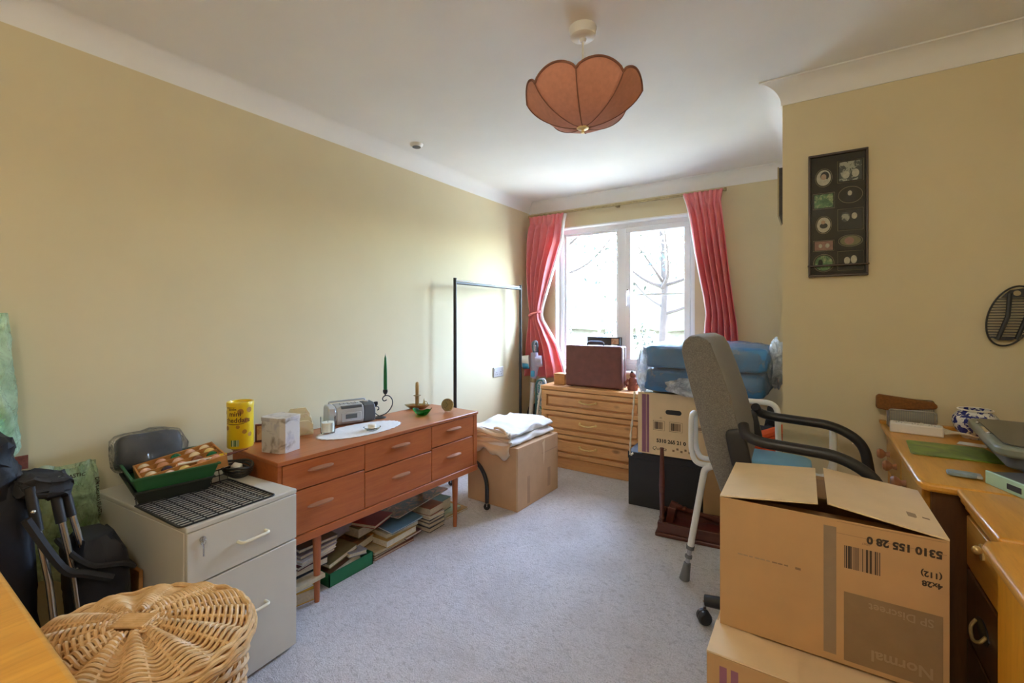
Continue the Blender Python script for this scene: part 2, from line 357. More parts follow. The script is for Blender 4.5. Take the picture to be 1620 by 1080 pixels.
def mesh(g, name='mesh', ang=38, fix=True):
    me = bpy.data.meshes.new(name); me.from_pydata([tuple(v) for v in g.v], [], g.f)
    if fix:
        bm = bmesh.new(); bm.from_mesh(me)
        bmesh.ops.remove_doubles(bm, verts=bm.verts, dist=1e-6)
        bmesh.ops.recalc_face_normals(bm, faces=bm.faces); bm.to_mesh(me); bm.free()
    me.validate()
    me.polygons.foreach_set('use_smooth', [True] * len(me.polygons)); me.set_sharp_from_angle(angle=radians(ang))
    return me
def obj(name, g, mat, parent=None, loc=(0, 0, 0), rot=(0, 0, 0), bevel=0, seg=2, solid=0, sub=0, M=None, ang=38, fix=True, label=None, kind=None):
    me = g if isinstance(g, bpy.types.Mesh) else mesh(g, name, ang, fix)
    if mat and not me.materials: me.materials.append(MATS[mat])
    o = bpy.data.objects.new(name, me); COL.objects.link(o)
    o.location = loc; o.rotation_euler = rot
    if M is not None: o.matrix_basis = M
    if parent: o.parent = parent
    if solid: md = o.modifiers.new('solid', 'SOLIDIFY'); md.thickness = solid; md.offset = 0
    if bevel: md = o.modifiers.new('bevel', 'BEVEL'); md.width = bevel; md.segments = seg; md.limit_method = 'ANGLE'; md.angle_limit = radians(50); md.harden_normals = False
    if sub: md = o.modifiers.new('sub', 'SUBSURF'); md.levels = sub; md.render_levels = sub
    if label: o['label'] = label
    if kind: o['kind'] = kind
    return o
def T(o, label, cat, group=None, kind=None):
    o['label'] = label; o['category'] = cat
    if group: o['group'] = group
    if kind: o['kind'] = kind
    return o
def thing(name, label, cat, loc=(0, 0, 0), rz=0, group=None):
    o = bpy.data.objects.new(name, None); COL.objects.link(o); o.empty_display_size = 0.1
    o.location = loc; o.rotation_euler = (0, 0, rz)
    return T(o, label, cat, group)
def struct(name, g, mat, parent=None, bevel=0, **k):
    o = obj(name, g, mat, parent, bevel=bevel, **k)
    if not parent: o['kind'] = 'structure'
    return o
def frame(origin, xd, yd):
    x = Vector(xd).normalized(); y = Vector(yd).normalized(); z = x.cross(y)
    return Matrix(((x.x, y.x, z.x, origin[0]), (x.y, y.y, z.y, origin[1]), (x.z, y.z, z.z, origin[2]), (0, 0, 0, 1)))
def text(name, s, size, mat, parent, M, align='LEFT', shear=0, bold=0.0, sx=1.0, wrap=None):
    cu = bpy.data.curves.new(name, 'FONT'); cu.body = s; cu.size = size; cu.align_x = align; cu.shear = shear; cu.offset = bold
    cu.resolution_u = 3
    to = bpy.data.objects.new(name, cu); COL.objects.link(to)
    bpy.context.view_layer.update()
    me = bpy.data.meshes.new_from_object(to.evaluated_get(bpy.context.evaluated_depsgraph_get()))
    bpy.data.objects.remove(to); bpy.data.curves.remove(cu)
    for v in me.vertices: v.co.x *= sx
    if wrap:
        for v in me.vertices: v.co = wrap(v.co)
    me.materials.clear(); me.materials.append(MATS[mat])
    o = bpy.data.objects.new(name, me); COL.objects.link(o)
    if parent: o.parent = parent
    if M is not None: o.matrix_basis = M
    return o
def quad(name, wd, ht, mat, parent, M, label=None):
    g = G(); g.add([(0, 0, 0), (wd, 0, 0), (wd, ht, 0), (0, ht, 0)], [(0, 1, 2, 3)])
    return obj(name, g, mat, parent, M=M, fix=False, label=label)
def bez(pts, n=8):
    """Catmull-Rom through the points."""
    P = [Vector(p) for p in pts]; out = []
    for i in range(len(P) - 1):
        p0 = P[max(i - 1, 0)]; p1 = P[i]; p2 = P[i + 1]; p3 = P[min(i + 2, len(P) - 1)]
        for k in range(n):
            t = k / n
            out.append(0.5 * ((2 * p1) + (-p0 + p2) * t + (2 * p0 - 5 * p1 + 4 * p2 - p3) * t * t + (-p0 + 3 * p1 - 3 * p2 + p3) * t ** 3))
    out.append(P[-1]); return out
def rounded(pts, r, n=5):
    """Polyline with its corners rounded."""
    P = [Vector(p) for p in pts]; out = [P[0]]
    for i in range(1, len(P) - 1):
        a = P[i - 1] - P[i]; b = P[i + 1] - P[i]; d = min(r, a.length * 0.49, b.length * 0.49)
        s = P[i] + a.normalized() * d; e = P[i] + b.normalized() * d
        for k in range(n + 1):
            t = k / n; out.append((1 - t) ** 2 * s + 2 * t * (1 - t) * P[i] + t * t * e)
    out.append(P[-1]); return out
def fbm(x, y, s=0):
    return (sin(x * 1.7 + s) * cos(y * 2.3 + s * 1.7) + 0.5 * sin(x * 4.1 + y * 3.3 + s * 2.1) + 0.25 * sin(x * 9.7 - y * 7.9 + s)) / 1.75
rnd = random.Random(7)
# ------------------------------------------------------------------ the room
XL, YB, XRET, YF, XR, YR, ZC, ZK = -2.30, 3.80, -0.117, 2.50, 1.15, -1.30, 2.346, 2.255
struct('floor', G().box(XL - .2, YR - 1.6, -.10, XR + .2, YB + .12, 0), 'carpet')
struct('ceiling', G().box(XL - .2, YR - 1.6, ZC, XR + .2, YB + .3, ZC + .12), 'ceiling')
struct('wall_left', G().box(XL - .15, YR - .12, 0, XL, YB + .3, ZC), 'wall')
WX0, WX1, WZ0, WZ1 = -2.022, -0.775, 0.79, 2.085
g = G(); g.box(XL, YB, 0, WX0, YB + .3, ZC); g.box(WX1, YB, 0, XRET + .2, YB + .3, ZC); g.box(WX0, YB, 0, WX1, YB + .3, WZ0); g.box(WX0, YB, WZ1, WX1, YB + .3, ZC)
struct('wall_back', g, 'wall')
struct('wall_right_return', G().box(XRET, YF + .12, 0, XRET + .12, YB, ZC), 'wall')
struct('wall_right_front', G().box(XRET, YF, 0, XR, YF + .12, ZC), 'wall')
struct('wall_right', G().box(XR, YR - .12, 0, XR + .12, YF + .12, ZC), 'wall')
DX0, DX1, DZ = 0.60, 0.62, 2.10
g = G(); g.box(XL, YR - .12, 0, DX0, YR, ZC); g.box(DX1, YR - .12, 0, XR, YR, ZC); g.box(DX0, YR - .12, DZ, DX1, YR, ZC)
struct('wall_rear', g, 'wall')

def cove(name, p0, p1, nrm, e0, e1, lip=True):
    p0 = Vector((*p0, 0)); p1 = Vector((*p1, 0)); n = Vector((*nrm, 0)); a = (p1 - p0).normalized(); s = ZC - ZK
    prof = [(0, ZK - .006), (.007, ZK - .006), (.007, ZK)] + [(0.007 + (s - .007) * (1 - cos(t)), ZK + (s - .007) * sin(t)) for t in [pi / 2 * i / 10 for i in range(1, 11)]] + [(s, ZC - .001), (0, ZC - .001)]
    if not lip: prof = [(s * (1 - cos(t)), ZK + (s - .0005) * sin(t)) for t in [pi / 2 * i / 14 for i in range(15)]] + [(0, ZC - .0004)]
    g = G(); vs = []
    for P, e, sg in ((p0, e0, -1), (p1, e1, 1)):
        for d, z in prof: vs.append(P + n * d + a * (sg * e * d) + Vector((0, 0, z)))
    k = len(prof); fs = [(i, (i + 1) % k, k + (i + 1) % k, k + i) for i in range(k)] + [tuple(range(k)), tuple(range(2 * k - 1, k - 1, -1))]
    g.add(vs, fs); struct(name, g, 'ceiling', ang=25)
cove('trim_1', (XL, YR), (XL, YB), (1, 0), -1, -1, False)
cove('trim_2', (XL, YB), (XRET, YB), (0, -1), -1, -1)
cove('trim_3', (XRET, YB), (XRET, YF), (-1, 0), -1, 1)
cove('trim_4', (XRET, YF), (XR, YF), (0, -1), 1, -1)
def skirt(name, x0, y0, x1, y1):
    g = G(); g.box(x0, y0, 0, x1, y1, .095); struct(name, g, 'gloss_white', bevel=.005)
skirt('baseboard_left', XL, YR, XL + .016, YB); skirt('baseboard_back', XL + .016, YB - .016, XRET - .016, YB)
skirt('baseboard_return', XRET - .016, YF, XRET, YB); skirt('baseboard_front', XRET - .016, YF - .016, XR, YF)

# window: frame in the recess, fixed light on the left, casement on the right
win = bpy.data.objects.new('window_1', None); COL.objects.link(win); win.location = (0, 0, 0); win['kind'] = 'structure'; win['label'] = 'white double window with a fixed light and a casement'
fy0, fy1 = YB + .085, YB + .155
def bar(name, x0, z0, x1, z1, y0=fy0, y1=fy1, mat='upvc', bv=.006, parent=win): return obj(name, G().box(x0, y0, z0, x1, y1, z1), mat, parent, bevel=bv)
fw_ = .052
bar('frame_rail', WX0, WZ1 - fw_, WX1, WZ1); bar('frame_rail', WX0, WZ0, WX1, WZ0 + fw_)
bar('frame_stile', WX0, WZ0 + fw_, WX0 + fw_, WZ1 - fw_); bar('frame_stile', WX1 - fw_, WZ0 + fw_, WX1, WZ1 - fw_)
MX = -1.40
bar('mullion', MX - .04, WZ0 + fw_, MX + .035, WZ1 - fw_)
# fixed light bead
zb, zt = WZ0 + fw_, WZ1 - fw_
def sash(x0, x1, wd, y0, y1, nm):
    bar(nm, x0, zb, x1, zb + wd, y0, y1); bar(nm, x0, zt - wd, x1, zt, y0, y1)
    bar(nm, x0, zb + wd, x0 + wd, zt - wd, y0, y1); bar(nm, x1 - wd, zb + wd, x1, zt - wd, y0, y1)
sash(WX0 + fw_, MX - .04, .020, fy0 + .02, fy1 - .01, 'bead')
sash(MX + .035, WX1 - fw_, .046, fy0 - .014, fy1 - .02, 'sash_bar')
obj('pane', G().box(WX0 + fw_ + .018, fy0 + .035, zb + .018, MX - .058, fy0 + .043, zt - .018), 'window_glass', win)
obj('pane', G().box(MX + .08, fy0 + .035, zb + .045, WX1 - fw_ - .045, fy0 + .043, zt - .045), 'window_glass', win)
bar('glazing_bar', MX + .08, 1.442, WX1 - fw_ - .045, 1.456, fy0 + .03, fy0 + .05, bv=.002)
hx, hy = MX + .057, fy0 - .014
hd = obj('window_handle', G().box(hx - .012, hy - .012, 1.44, hx + .012, hy, 1.50), 'upvc', win, bevel=.004)
obj('lever', G().tube([(hx, hy - .012, 1.475), (hx, hy - .034, 1.470), (hx - .004, hy - .038, 1.45), (hx - .006, hy - .034, 1.35)], .008, 8), 'upvc', hd)
obj('keyhole', G().tube([(hx, hy - .0125, 1.49), (hx, hy - .014, 1.49)], .005, 10), 'black_plastic', hd)
g = G(); g.box(WX0, YB - .002, WZ0, WX0 + .012, fy0, WZ1); g.box(WX1 - .012, YB - .002, WZ0, WX1, fy0, WZ1); g.box(WX0, YB - .002, WZ1 - .012, WX1, fy0, WZ1)
struct('trim_6', g, 'gloss_white')  # white boards added on the reveals, sunlight put into their colour
g = G(); g.box(WX0 - .04, YB - .05, WZ0 - .022, WX1 + .04, YB, WZ0); g.box(WX0, YB, WZ0 - .022, WX1, fy0, WZ0 + .002)
struct('trim_5', g, 'gloss_white', bevel=.006)

# ------------------------------------------------------------------ outside: bank, lawn, hedge, shrubs, trees
g = G(); g.grid(lambda u, v: (-14 + 26 * u, 4.1 + 16 * v, -0.25 + (1.6 * max(0, min(1, (v * 16 - 3.6) / 3.0)) ** 1.3) + .03 * fbm(u * 20, v * 14)), 40, 30)
o = struct('ground', g, 'grass', fix=True)
def leaves(g, c, rad, n, size, seed, flat=.5):
    R = random.Random(seed)
    for i in range(n):
        d = Vector((R.gauss(0, 1), R.gauss(0, 1), R.gauss(0, 1))).normalized() * (R.random() ** .45)
        p = Vector((c[0] + d.x * rad[0], c[1] + d.y * rad[1], c[2] + d.z * rad[2]))
        s = size * R.uniform(.6, 1.35); E_ = Euler((R.uniform(0, 6.3), R.uniform(0, 6.3), R.uniform(0, 6.3))).to_matrix()
        q = [(-s, 0, 0), (-.2 * s, -.42 * s, .1 * s), (s, 0, 0), (-.2 * s, .42 * s, .1 * s)]
        g.add([p + E_ @ Vector(k) for k in q], [(0, 1, 2, 3)])
def foliage(name, part, blobs, mat, n, size, parent, seed):
    g = G()
    for i, (c, r) in enumerate(blobs): leaves(g, c, r, n, size, seed + i)
    return obj(part, g, mat, parent, fix=False, kind='stuff')
def shrub(x, y, r, h, label, seed):
    t = thing('garden_shrub', label, 'shrub', (x, y, -.25), 0, 'shrubs below the window')
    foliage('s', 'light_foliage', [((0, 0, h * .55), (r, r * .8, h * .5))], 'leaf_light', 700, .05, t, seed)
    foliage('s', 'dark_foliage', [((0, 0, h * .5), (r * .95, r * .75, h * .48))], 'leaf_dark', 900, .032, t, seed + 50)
    obj('stem', G().tube([(0, 0, 0), (.03, 0, h * .6)], .02, 6), 'bark', t)
shrub(-2.95, 5.3, .50, 1.62, 'leafy shrub seen low in the left window pane', 11)
shrub(-1.88, 5.4, .50, 1.55, 'leafy shrub seen low behind the window mullion', 21)
shrub(-.82, 5.2, .50, 1.50, 'leafy shrub seen low in the right window pane, nearer', 31)
hdg = thing('clipped_hedge', 'olive green clipped hedge along the bank outside the window', 'hedge', (-3.0, 10.6, 1.55))
g = G(); g.grid(lambda u, v: (-9 + 18 * u, -.4 + .8 * abs(1 - 2 * v) * (1 if v < .5 else -1) * -1, -.55 + 1.22 * sin(pi * v) + .05 * fbm(u * 40, v * 5)), 90, 8)
obj('hedge_body', g, 'hedge_green', hdg); 
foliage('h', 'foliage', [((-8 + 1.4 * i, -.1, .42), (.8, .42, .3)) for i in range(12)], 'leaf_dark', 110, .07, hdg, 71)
def tree(x, y, label, seed, h, spread, nl):
    R = random.Random(seed)
    t = thing('garden_tree', label, 'tree', (x, y, .6), 0, 'trees on the bank')
    obj('trunk', G().tube([(0, 0, 0), (.05, 0, h * .3), (-.03, .05, h * .7), (.04, 0, h)], [.075, .06, .045, .02], 8), 'bark', t)
    tips = []
    for i in range(9):
        a = R.uniform(0, 6.28); z = h * R.uniform(.2, .85); L_ = spread * R.uniform(.5, 1)
        e = Vector((cos(a) * L_, sin(a) * L_, z + L_ * .7)); tips.append(e)
        m_ = Vector((cos(a) * L_ * .5 + .08, sin(a) * L_ * .5, z + L_ * .2))
        obj('branch', G().tube(bez([(0, 0, z), m_, e], 4), [.035 - .003 * k for k in range(9)], 6), 'bark', t)
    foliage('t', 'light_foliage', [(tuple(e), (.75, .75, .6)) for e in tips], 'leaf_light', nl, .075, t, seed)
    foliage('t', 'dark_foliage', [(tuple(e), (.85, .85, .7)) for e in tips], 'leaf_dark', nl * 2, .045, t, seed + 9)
tree(-4.9, 9.0, 'leafy garden tree filling the left window pane', 5, 3.0, 1.6, 110)
tree(-2.22, 8.2, 'bare-trunked garden tree seen through the right window pane', 15, 3.4, 1.2, 40)

# unseen globe lamp added behind the camera to fill the near half with light
hl = thing('added_fill_lamp', 'added opal globe fill light, unseen at the rear of the room', 'lamp', (-0.12, -0.55, ZC))
obj('fill_base', G().lathe([(.0, 0), (.07, 0), (.06, -.03), (0, -.03)], 20), 'white_plastic', hl)
obj('fill_globe', G().sphere((0, 0, -.12), .10, 20, 12), 'fill_glow', hl)
# ------------------------------------------------------------------ sideboard
SB = thing('sideboard', 'long low teak sideboard with six drawers on tapered legs', 'sideboard', (-1.794, 1.009, 0), -radians(2.27))
# local: x=0 front face, y 0..1.243 along the front, depth to x=-.405
SL, SD = 1.243, .405
obj('top', G().box(-SD, -.004, .648, .006, SL + .004, .665), 'teak_top', SB, bevel=.003)
obj('side_panel', G().box(-SD + .004, 0, .33, -.002, .018, .648), 'teak', SB, bevel=.002)
obj('side_panel', G().box(-SD + .004, SL - .018, .33, -.002, SL, .648), 'teak', SB, bevel=.002)
obj('back_panel', G().box(-SD + .004, .018, .33, -SD + .012, SL - .018, .648), 'teak', SB)
obj('bottom_panel', G().box(-SD + .012, .018, .332, -.02, SL - .018, .345), 'teak', SB)
g = G(); g.box(-.03, .0, .302, .004, SL, .338)
obj('plinth_rail', g, 'teak', SB, bevel=.003)
obj('plinth_rail', G().box(-SD + .01, 0, .302, -SD + .045, SL, .332), 'teak', SB)
hm = mesh(G().prism([(0, -.004), (0, .005), (.012, .010), (.022, .008), (.024, .004), (.012, -.002)], -.058, .058, 'y'), 'handle')
g = G()
N_ = 14
def hp(i):
    t = i / N_ * 2 - 1; s = (1 - t * t) ** .5 if abs(t) < 1 else 0
    return t * .060, .004 + .020 * s, .0035 + .0065 * s
vs = []; fs = []
for i in range(N_ + 1):
    y, dx, hz = hp(i)
    vs += [(0, y, -hz * .5), (dx, y, 0 - .001), (dx, y, .004), (0, y, hz)]
for i in range(N_):
    for k in range(4): fs.append((i * 4 + k, i * 4 + (k + 1) % 4, i * 4 + 4 + (k + 1) % 4, i * 4 + 4 + k))
fs += [(0, 1, 2, 3), tuple(N_ * 4 + k for k in (3, 2, 1, 0))]
g.add(vs, fs); hm = mesh(g, 'handle', 60)
cols_ = [(.020, .412, .527), (.416, .850, .512), (.854, SL - .040, .522)]
for y0, y1, zs in cols_:
    for z0, z1 in ((.341, zs - .0025), (zs + .0025, .644)):
        d = obj('drawer', G().box(-.30, y0, z0, .0, y1, z1), 'teak', SB, bevel=.0018)
        off = -.03 if y0 < .1 else 0
        obj('handle', hm, 'handle_wood', d, loc=(.0, (y0 + y1) / 2 + off, (z0 + z1) / 2 + .012))
obj('end_stile', G().box(-.02, SL - .038, .34, .002, SL - .018, .648), 'teak', SB)
for yy, xx in ((.19, -.035), (SL - .165, -.035), (.19, -SD + .05), (SL - .165, -SD + .05)):
    obj('leg', G().tube([(xx, yy, 0), (xx, yy, .305)], [.011, .019], 14), 'teak_leg', SB)
ZS = .665
def side(x, y):   # point on the sideboard's top
    return (x, y, ZS)
# yellow snack tin
cx, cy, R_, H_ = -2.172, 1.048, .053, .205
t = thing('snack_tin', 'tall yellow snack tin with brown lettering at the sideboard end', 'tin', (cx, cy, ZS), radians(-57))
obj('tin_body', G().lathe([(0, 0), (R_ - .002, 0), (R_, .004), (R_, H_ - .014), (R_ - .002, H_ - .012), (0, H_ - .012)], 40), 'tin_yellow', t)
obj('tin_lid', G().lathe([(R_ - .006, H_ - .02), (R_ + .0016, H_ - .02), (R_ + .0016, H_ - .003), (R_, H_), (R_ - .006, H_), (R_ - .008, H_ - .008), (0, H_ - .008)], 40), 'tin_yellow', t)
def wrapR(r, z0, a0=0):
    def f(c):
        a = a0 + c.x / r
        return Vector((r * cos(a), r * sin(a), z0 + c.y))
    return f
# local +x of the tin faces the camera
for s_, sz, z0, a0 in (('mini', .030, .146, -.35), ('cheddars', .030, .118, -.74)):
    text('printed_word', s_, sz, 'tin_ink', t, None, bold=.0006, wrap=wrapR(R_ + .0006, z0, a0))
text('printed_word', 'jacobs', .014, 'tin_ink', t, None, bold=.0004, wrap=wrapR(R_ + .0006, .172, -.4))
for a, z, r in ((.55, .165, .013), (.95, .125, .012), (-.6, .092, .010), (.85, .075, .010), (1.25, .17, .012), (1.3, .06, .010), (.35, .098, .008), (-.9, .16, .009)):
    g = G(); vs = [Vector((R_ + .0005, 0, 0))]
    g.add([wrapR(R_ + .0006, z, a)(Vector((r * cos(q), r * sin(q), 0))) for q in [2 * pi * k / 14 for k in range(14)]], [tuple(range(14))])
    obj('printed_biscuit', g, 'tin_biscuit', t, fix=False)
g = G(); g.grid(lambda u, v: tuple(wrapR(R_ + .0005, .112 - .004 * sin(pi * u), -.75)(Vector((u * .085, v * .003, 0)))), 12, 1); obj('printed_swash', g, 'tin_ink', t, fix=False)
g = G(); g.grid(lambda u, v: tuple(wrapR(R_ + .0005, .180 + .006 * u, -.75)(Vector((u * .07, v * .003, 0)))), 12, 1); obj('printed_swash', g, 'tin_ink', t, fix=False)
g = G(); g.grid(lambda u, v: tuple(wrapR(R_ + .0008, .012, -.18)(Vector((u * .034, v * .028, 0)))), 8, 1); obj('barcode', g, 'barcode_tin', t, fix=False)
# small picture frame leaning behind the tins
t = thing('picture_frame', 'small brown picture frame standing between the two tins', 'picture frame', (-2.165, 1.155, ZS), radians(60))
obj('frame', G().box(-.04, -.005, 0, .06, .007, .082), 'cover_maroon', t, bevel=.002)
obj('picture', G().box(-.032, -.0065, .008, .052, -.0052, .074), 'picture_small', t)
# floral octagonal caddy tin
t = thing('caddy_tin', 'grey floral square caddy tin with cut corners on the sideboard', 'tin', (-1.962, 1.118, ZS), radians(14))
def octo(a, b, c): return [(a, -b + c), (a, b - c), (a - c, b), (-a + c, b), (-a, b - c), (-a, -b + c), (-a + c, -b), (a - c, -b)]
pol = octo(.066, .056, .016)
obj('tin_body', G().prism(pol, 0, .138, 'z'), 'tin_floral', t, bevel=.0015)
obj('tin_lid', G().prism([(p[0] * 1.03, p[1] * 1.03) for p in pol], .136, .152, 'z'), 'tin_floral', t, bevel=.002)
# letter rack
t = thing('letter_rack', 'cream floral letter rack behind the caddy tin', 'letter rack', (-2.150, 1.320, ZS), radians(68))
for k, (yy, hh) in enumerate(((-.030, .070), (0, .100), (.032, .125))):
    obj('divider', G().prism([(-.055, 0), (.055, 0), (.055, hh * .75), (.035, hh), (-.035, hh), (-.055, hh * .75)], yy - .003, yy + .003, 'y'), 'rack_floral', t, bevel=.001)
obj('base', G().box(-.057, -.038, 0, .057, .038, .006), 'rack_floral', t)
for s_ in (-1, 1): obj('side', G().prism([(-.037, .004), (.037, .004), (.037, .09), (-.037, .05)], s_ * .056 - .0025, s_ * .056 + .0025, 'x'), 'rack_floral', t)
# lace doily
t = T(obj('lace_doily', (lambda g: g.add([(0, 0, .0)] + [(.235 * k * cos(q), .125 * k * sin(q), zz) for k, zz in ((.5, .0), (.95, 0), (1.0, 0)) for q in [2 * pi * i / 96 for i in range(96)]], [(0, 1 + i, 1 + (i + 1) % 96) for i in range(96)] + [(1 + b * 96 + i, 1 + b * 96 + 96 + i, 1 + b * 96 + 96 + (i + 1) % 96, 1 + b * 96 + (i + 1) % 96) for b in (0, 1) for i in range(96)]))(G()), 'lace', loc=(-1.962, 1.545, ZS + .0022), rot=(0, 0, radians(86)), solid=.0016), 'oval white lace doily under the radio and candle', 'doily')
for v in t.data.vertices:
    q = math.atan2(v.co.y / .125, v.co.x / .235)
    if (v.co.x / .235) ** 2 + (v.co.y / .125) ** 2 > .97: v.co.x *= 1 + .022 * cos(q * 32); v.co.y *= 1 + .03 * cos(q * 32)
# radio
t = thing('radio_cassette', 'silver and grey portable radio cassette player on the sideboard', 'radio', (-2.150, 1.618, ZS), radians(70.6))
def rbox(w_, d_, h_, r, n=5):
    return [(x + r * cos(a), y + r * sin(a)) for x, y, a0 in ((w_ - r, d_ - r, 0), (-w_ + r, d_ - r, pi / 2), (-w_ + r, -d_ + r, pi), (w_ - r, -d_ + r, 1.5 * pi)) for a in [a0 + pi / 2 * k / n for k in range(n + 1)]]
# profile across depth (y,z), swept along x
prof = [(-.045, .004), (-.055, .03), (-.055, .070), (-.045, .095), (-.020, .106), (.035, .108), (.050, .095), (.055, .03), (.048, .004)]
obj('radio_body', G().prism(prof, -.085, .062, 'x'), 'silver_plastic', t, bevel=.004)
obj('speaker_end', G().prism([(p[0] * 1.01, p[1] * 1.0) for p in prof], .062, .128, 'x'), 'charcoal_plastic', t, bevel=.006)
obj('end_cap', G().prism([(p[0] * 1.01, p[1] * 1.0) for p in prof], -.128, -.085, 'x'), 'silver_plastic', t, bevel=.008)
d = obj('cassette_door', G().box(-.062, -.061, .018, .045, -.054, .068), 'silver_plastic', t, bevel=.003)
obj('cassette_window', G().box(-.040, -.0625, .036, .022, -.060, .060), 'charcoal_plastic', d, bevel=.002)
obj('tuner_scale', G().box(-.06, -.050, .088, .052, -.030, .1035), 'charcoal_plastic', t, bevel=.002)
for k in range(5): obj('button', G().box(-.055 + k * .021, -.012, .104, -.040 + k * .021, .018, .112), 'silver_plastic', t, bevel=.002)
obj('tuning_knob', G().tube([(.09, 0, .102), (.09, 0, .114)], .013, 16), 'silver_plastic', t)
obj('handle', G().tube(rounded([(-.10, .04, .10), (-.10, .045, .118), (.10, .045, .118), (.10, .04, .10)], .02), .005, 8), 'silver_plastic', t)
# candle in glass
t = thing('jar_candle', 'white candle in a clear glass tumbler on the lace doily', 'candle', (-2.035, 1.402, ZS + .004))
obj('tumbler', G().lathe([(0, 0), (.032, 0), (.034, .004), (.036, .082), (.0335, .082), (.0315, .008), (0, .008)], 28), 'glass_clear', t)
obj('wax', G().lathe([(0, .009), (.031, .009), (.0325, .055), (0, .053)], 24), 'wax_white', t)
obj('wick', G().tube([(0, 0, .053), (.001, 0, .064)], .0012, 6), 'black_plastic', t)
t = thing('glass_dish', 'small clear glass dish with a pale candle stub on the doily', 'dish', (-1.90, 1.566, ZS + .004))
obj('dish', G().lathe([(0, 0), (.028, 0), (.042, .012), (.044, .016), (.040, .016), (.026, .005), (0, .005)], 24), 'glass_clear', t)
obj('stub', G().lathe([(0, .006), (.020, .006), (.021, .024), (.016, .030), (0, .031)], 18), 'wax_white', t)
# scrolled iron candle holder with green taper candle
t = thing('candle_holder', 'black scrolled wire candle holder with a curl and a cup', 'candle holder', (-2.105, 1.790, ZS), radians(42))
obj('base', G().lathe([(0, 0), (.036, 0), (.036, .004), (.02, .009), (0, .012)], 24), 'black_metal', t)
def spiral(cx, cz, r0, r1, a0, a1, n=26): return [(cx + (r0 + (r1 - r0) * k / n) * cos(a0 + (a1 - a0) * k / n), 0, cz + (r0 + (r1 - r0) * k / n) * sin(a0 + (a1 - a0) * k / n)) for k in range(n + 1)]
obj('scroll', G().tube(bez([(0, 0, .01), (.04, 0, .028), (.068, 0, .065), (.072, 0, .10), (.055, 0, .125), (.030, 0, .128), (.016, 0, .112), (.024, 0, .098), (.04, 0, .104)], 6), .0032, 8), 'black_metal', t)
obj('scroll', G().tube(bez([(0, 0, .01), (-.018, 0, .022), (-.034, 0, .045), (-.026, 0, .066), (-.008, 0, .064), (-.006, 0, .05), (-.016, 0, .046)], 6), .0028, 8), 'black_metal', t)
obj('stem', G().tube([(.032, 0, .127), (.032, 0, .142)], .004, 8), 'black_metal', t)
obj('candle_cup', G().lathe([(0, .138), (.008, .138), (.014, .150), (.013, .164), (.009, .164), (.009, .150), (0, .150)], 16, (.032, 0, 0)), 'black_metal', t)
obj('candle_cup', G().lathe([(0, .070), (.007, .070), (.013, .082), (.012, .094), (.009, .094), (.008, .084), (0, .084)], 16, (-.022, 0, 0)), 'black_metal', t)
pt = t.matrix_basis @ Vector((.032, 0, .1525))
t2 = thing('taper_candle', 'tall dark green taper candle in the scrolled holder', 'candle', tuple(pt))
obj('wax', G().lathe([(0, 0), (.0085, 0), (.0105, .02), (.0098, .12), (.0062, .195), (.002, .212), (0, .214)], 18), 'wax_green', t2)
obj('wick', G().tube([(0, 0, .212), (.0012, 0, .222)], .0009, 6), 'black_plastic', t2)
# brass oil-lamp shaped chamberstick with ochre candle
t = thing('chamberstick', 'brass boat-shaped chamberstick holding a stubby ochre candle', 'candle holder', (-2.118, 2.105, ZS), radians(33))
g = G(); n = 40
def boat(k, zz, q): return ((.070 * k) * cos(q) * (1 + .18 * abs(cos(q)) ** 6), .040 * k * sin(q), zz)
for ring in range(4): pass
rings = [(.45, 0), (.62, .002), (.9, .018), (1.0, .026), (.96, .026), (.6, .006), (.3, .005)]
g.add([boat(k, z, 2 * pi * i / n) for k, z in rings], []) if False else None
vs = [boat(k, z, 2 * pi * i / n) for k, z in rings for i in range(n)]
fs = [(r * n + i, r * n + (i + 1) % n, (r + 1) * n + (i + 1) % n, (r + 1) * n + i) for r in range(len(rings) - 1) for i in range(n)] + [tuple(range(n - 1, -1, -1)), tuple((len(rings) - 1) * n + i for i in range(n))]
g.add(vs, fs); obj('dish', g, 'brass_dull', t)
obj('socket', G().lathe([(0, .004), (.012, .004), (.013, .08), (.024, .083), (.024, .086), (.012, .088), (0, .088)], 18), 'brass_dull', t)
obj('snuffer', G().lathe([(.012, 0), (.010, .01), (.002, .045), (0, .046)], 14, (.045, 0, .02)), 'brass_dull', t)
obj('ring_handle', G().tube([(.052 + .014 * cos(q), 0, .034 + .014 * sin(q)) for q in [2 * pi * k / 16 for k in range(16)]], .0025, 6, True), 'brass_dull', t)
obj('candle', G().lathe([(0, .086), (.0115, .086), (.0118, .15), (.010, .166), (.004, .172), (0, .172)], 16), 'wax_ochre', t)
# green glass bowl
g = G(); n = 48
def bowl(k, z, q, w_): return (.052 * k * cos(q) * 1.12, .052 * k * sin(q), z + w_ * .010 * cos(2 * q) + w_ * .004 * cos(5 * q))
rings = [(.35, 0, 0), (.5, .002, 0), (.8, .016, .4), (1.0, .030, 1), (.94, .030, 1), (.7, .016, .4), (.4, .008, 0)]
vs = [bowl(k, z, 2 * pi * i / n, w_) for k, z, w_ in rings for i in range(n)]
fs = [(r * n + i, r * n + (i + 1) % n, (r + 1) * n + (i + 1) % n, (r + 1) * n + i) for r in range(len(rings) - 1) for i in range(n)] + [tuple(range(n - 1, -1, -1)), tuple((len(rings) - 1) * n + i for i in range(n))]
g.add(vs, fs)
T(obj('glass_bowl', g, 'glass_green', loc=(-1.955, 1.985, ZS), rot=(0, 0, radians(33))), 'small wavy green glass bowl on the sideboard', 'bowl')
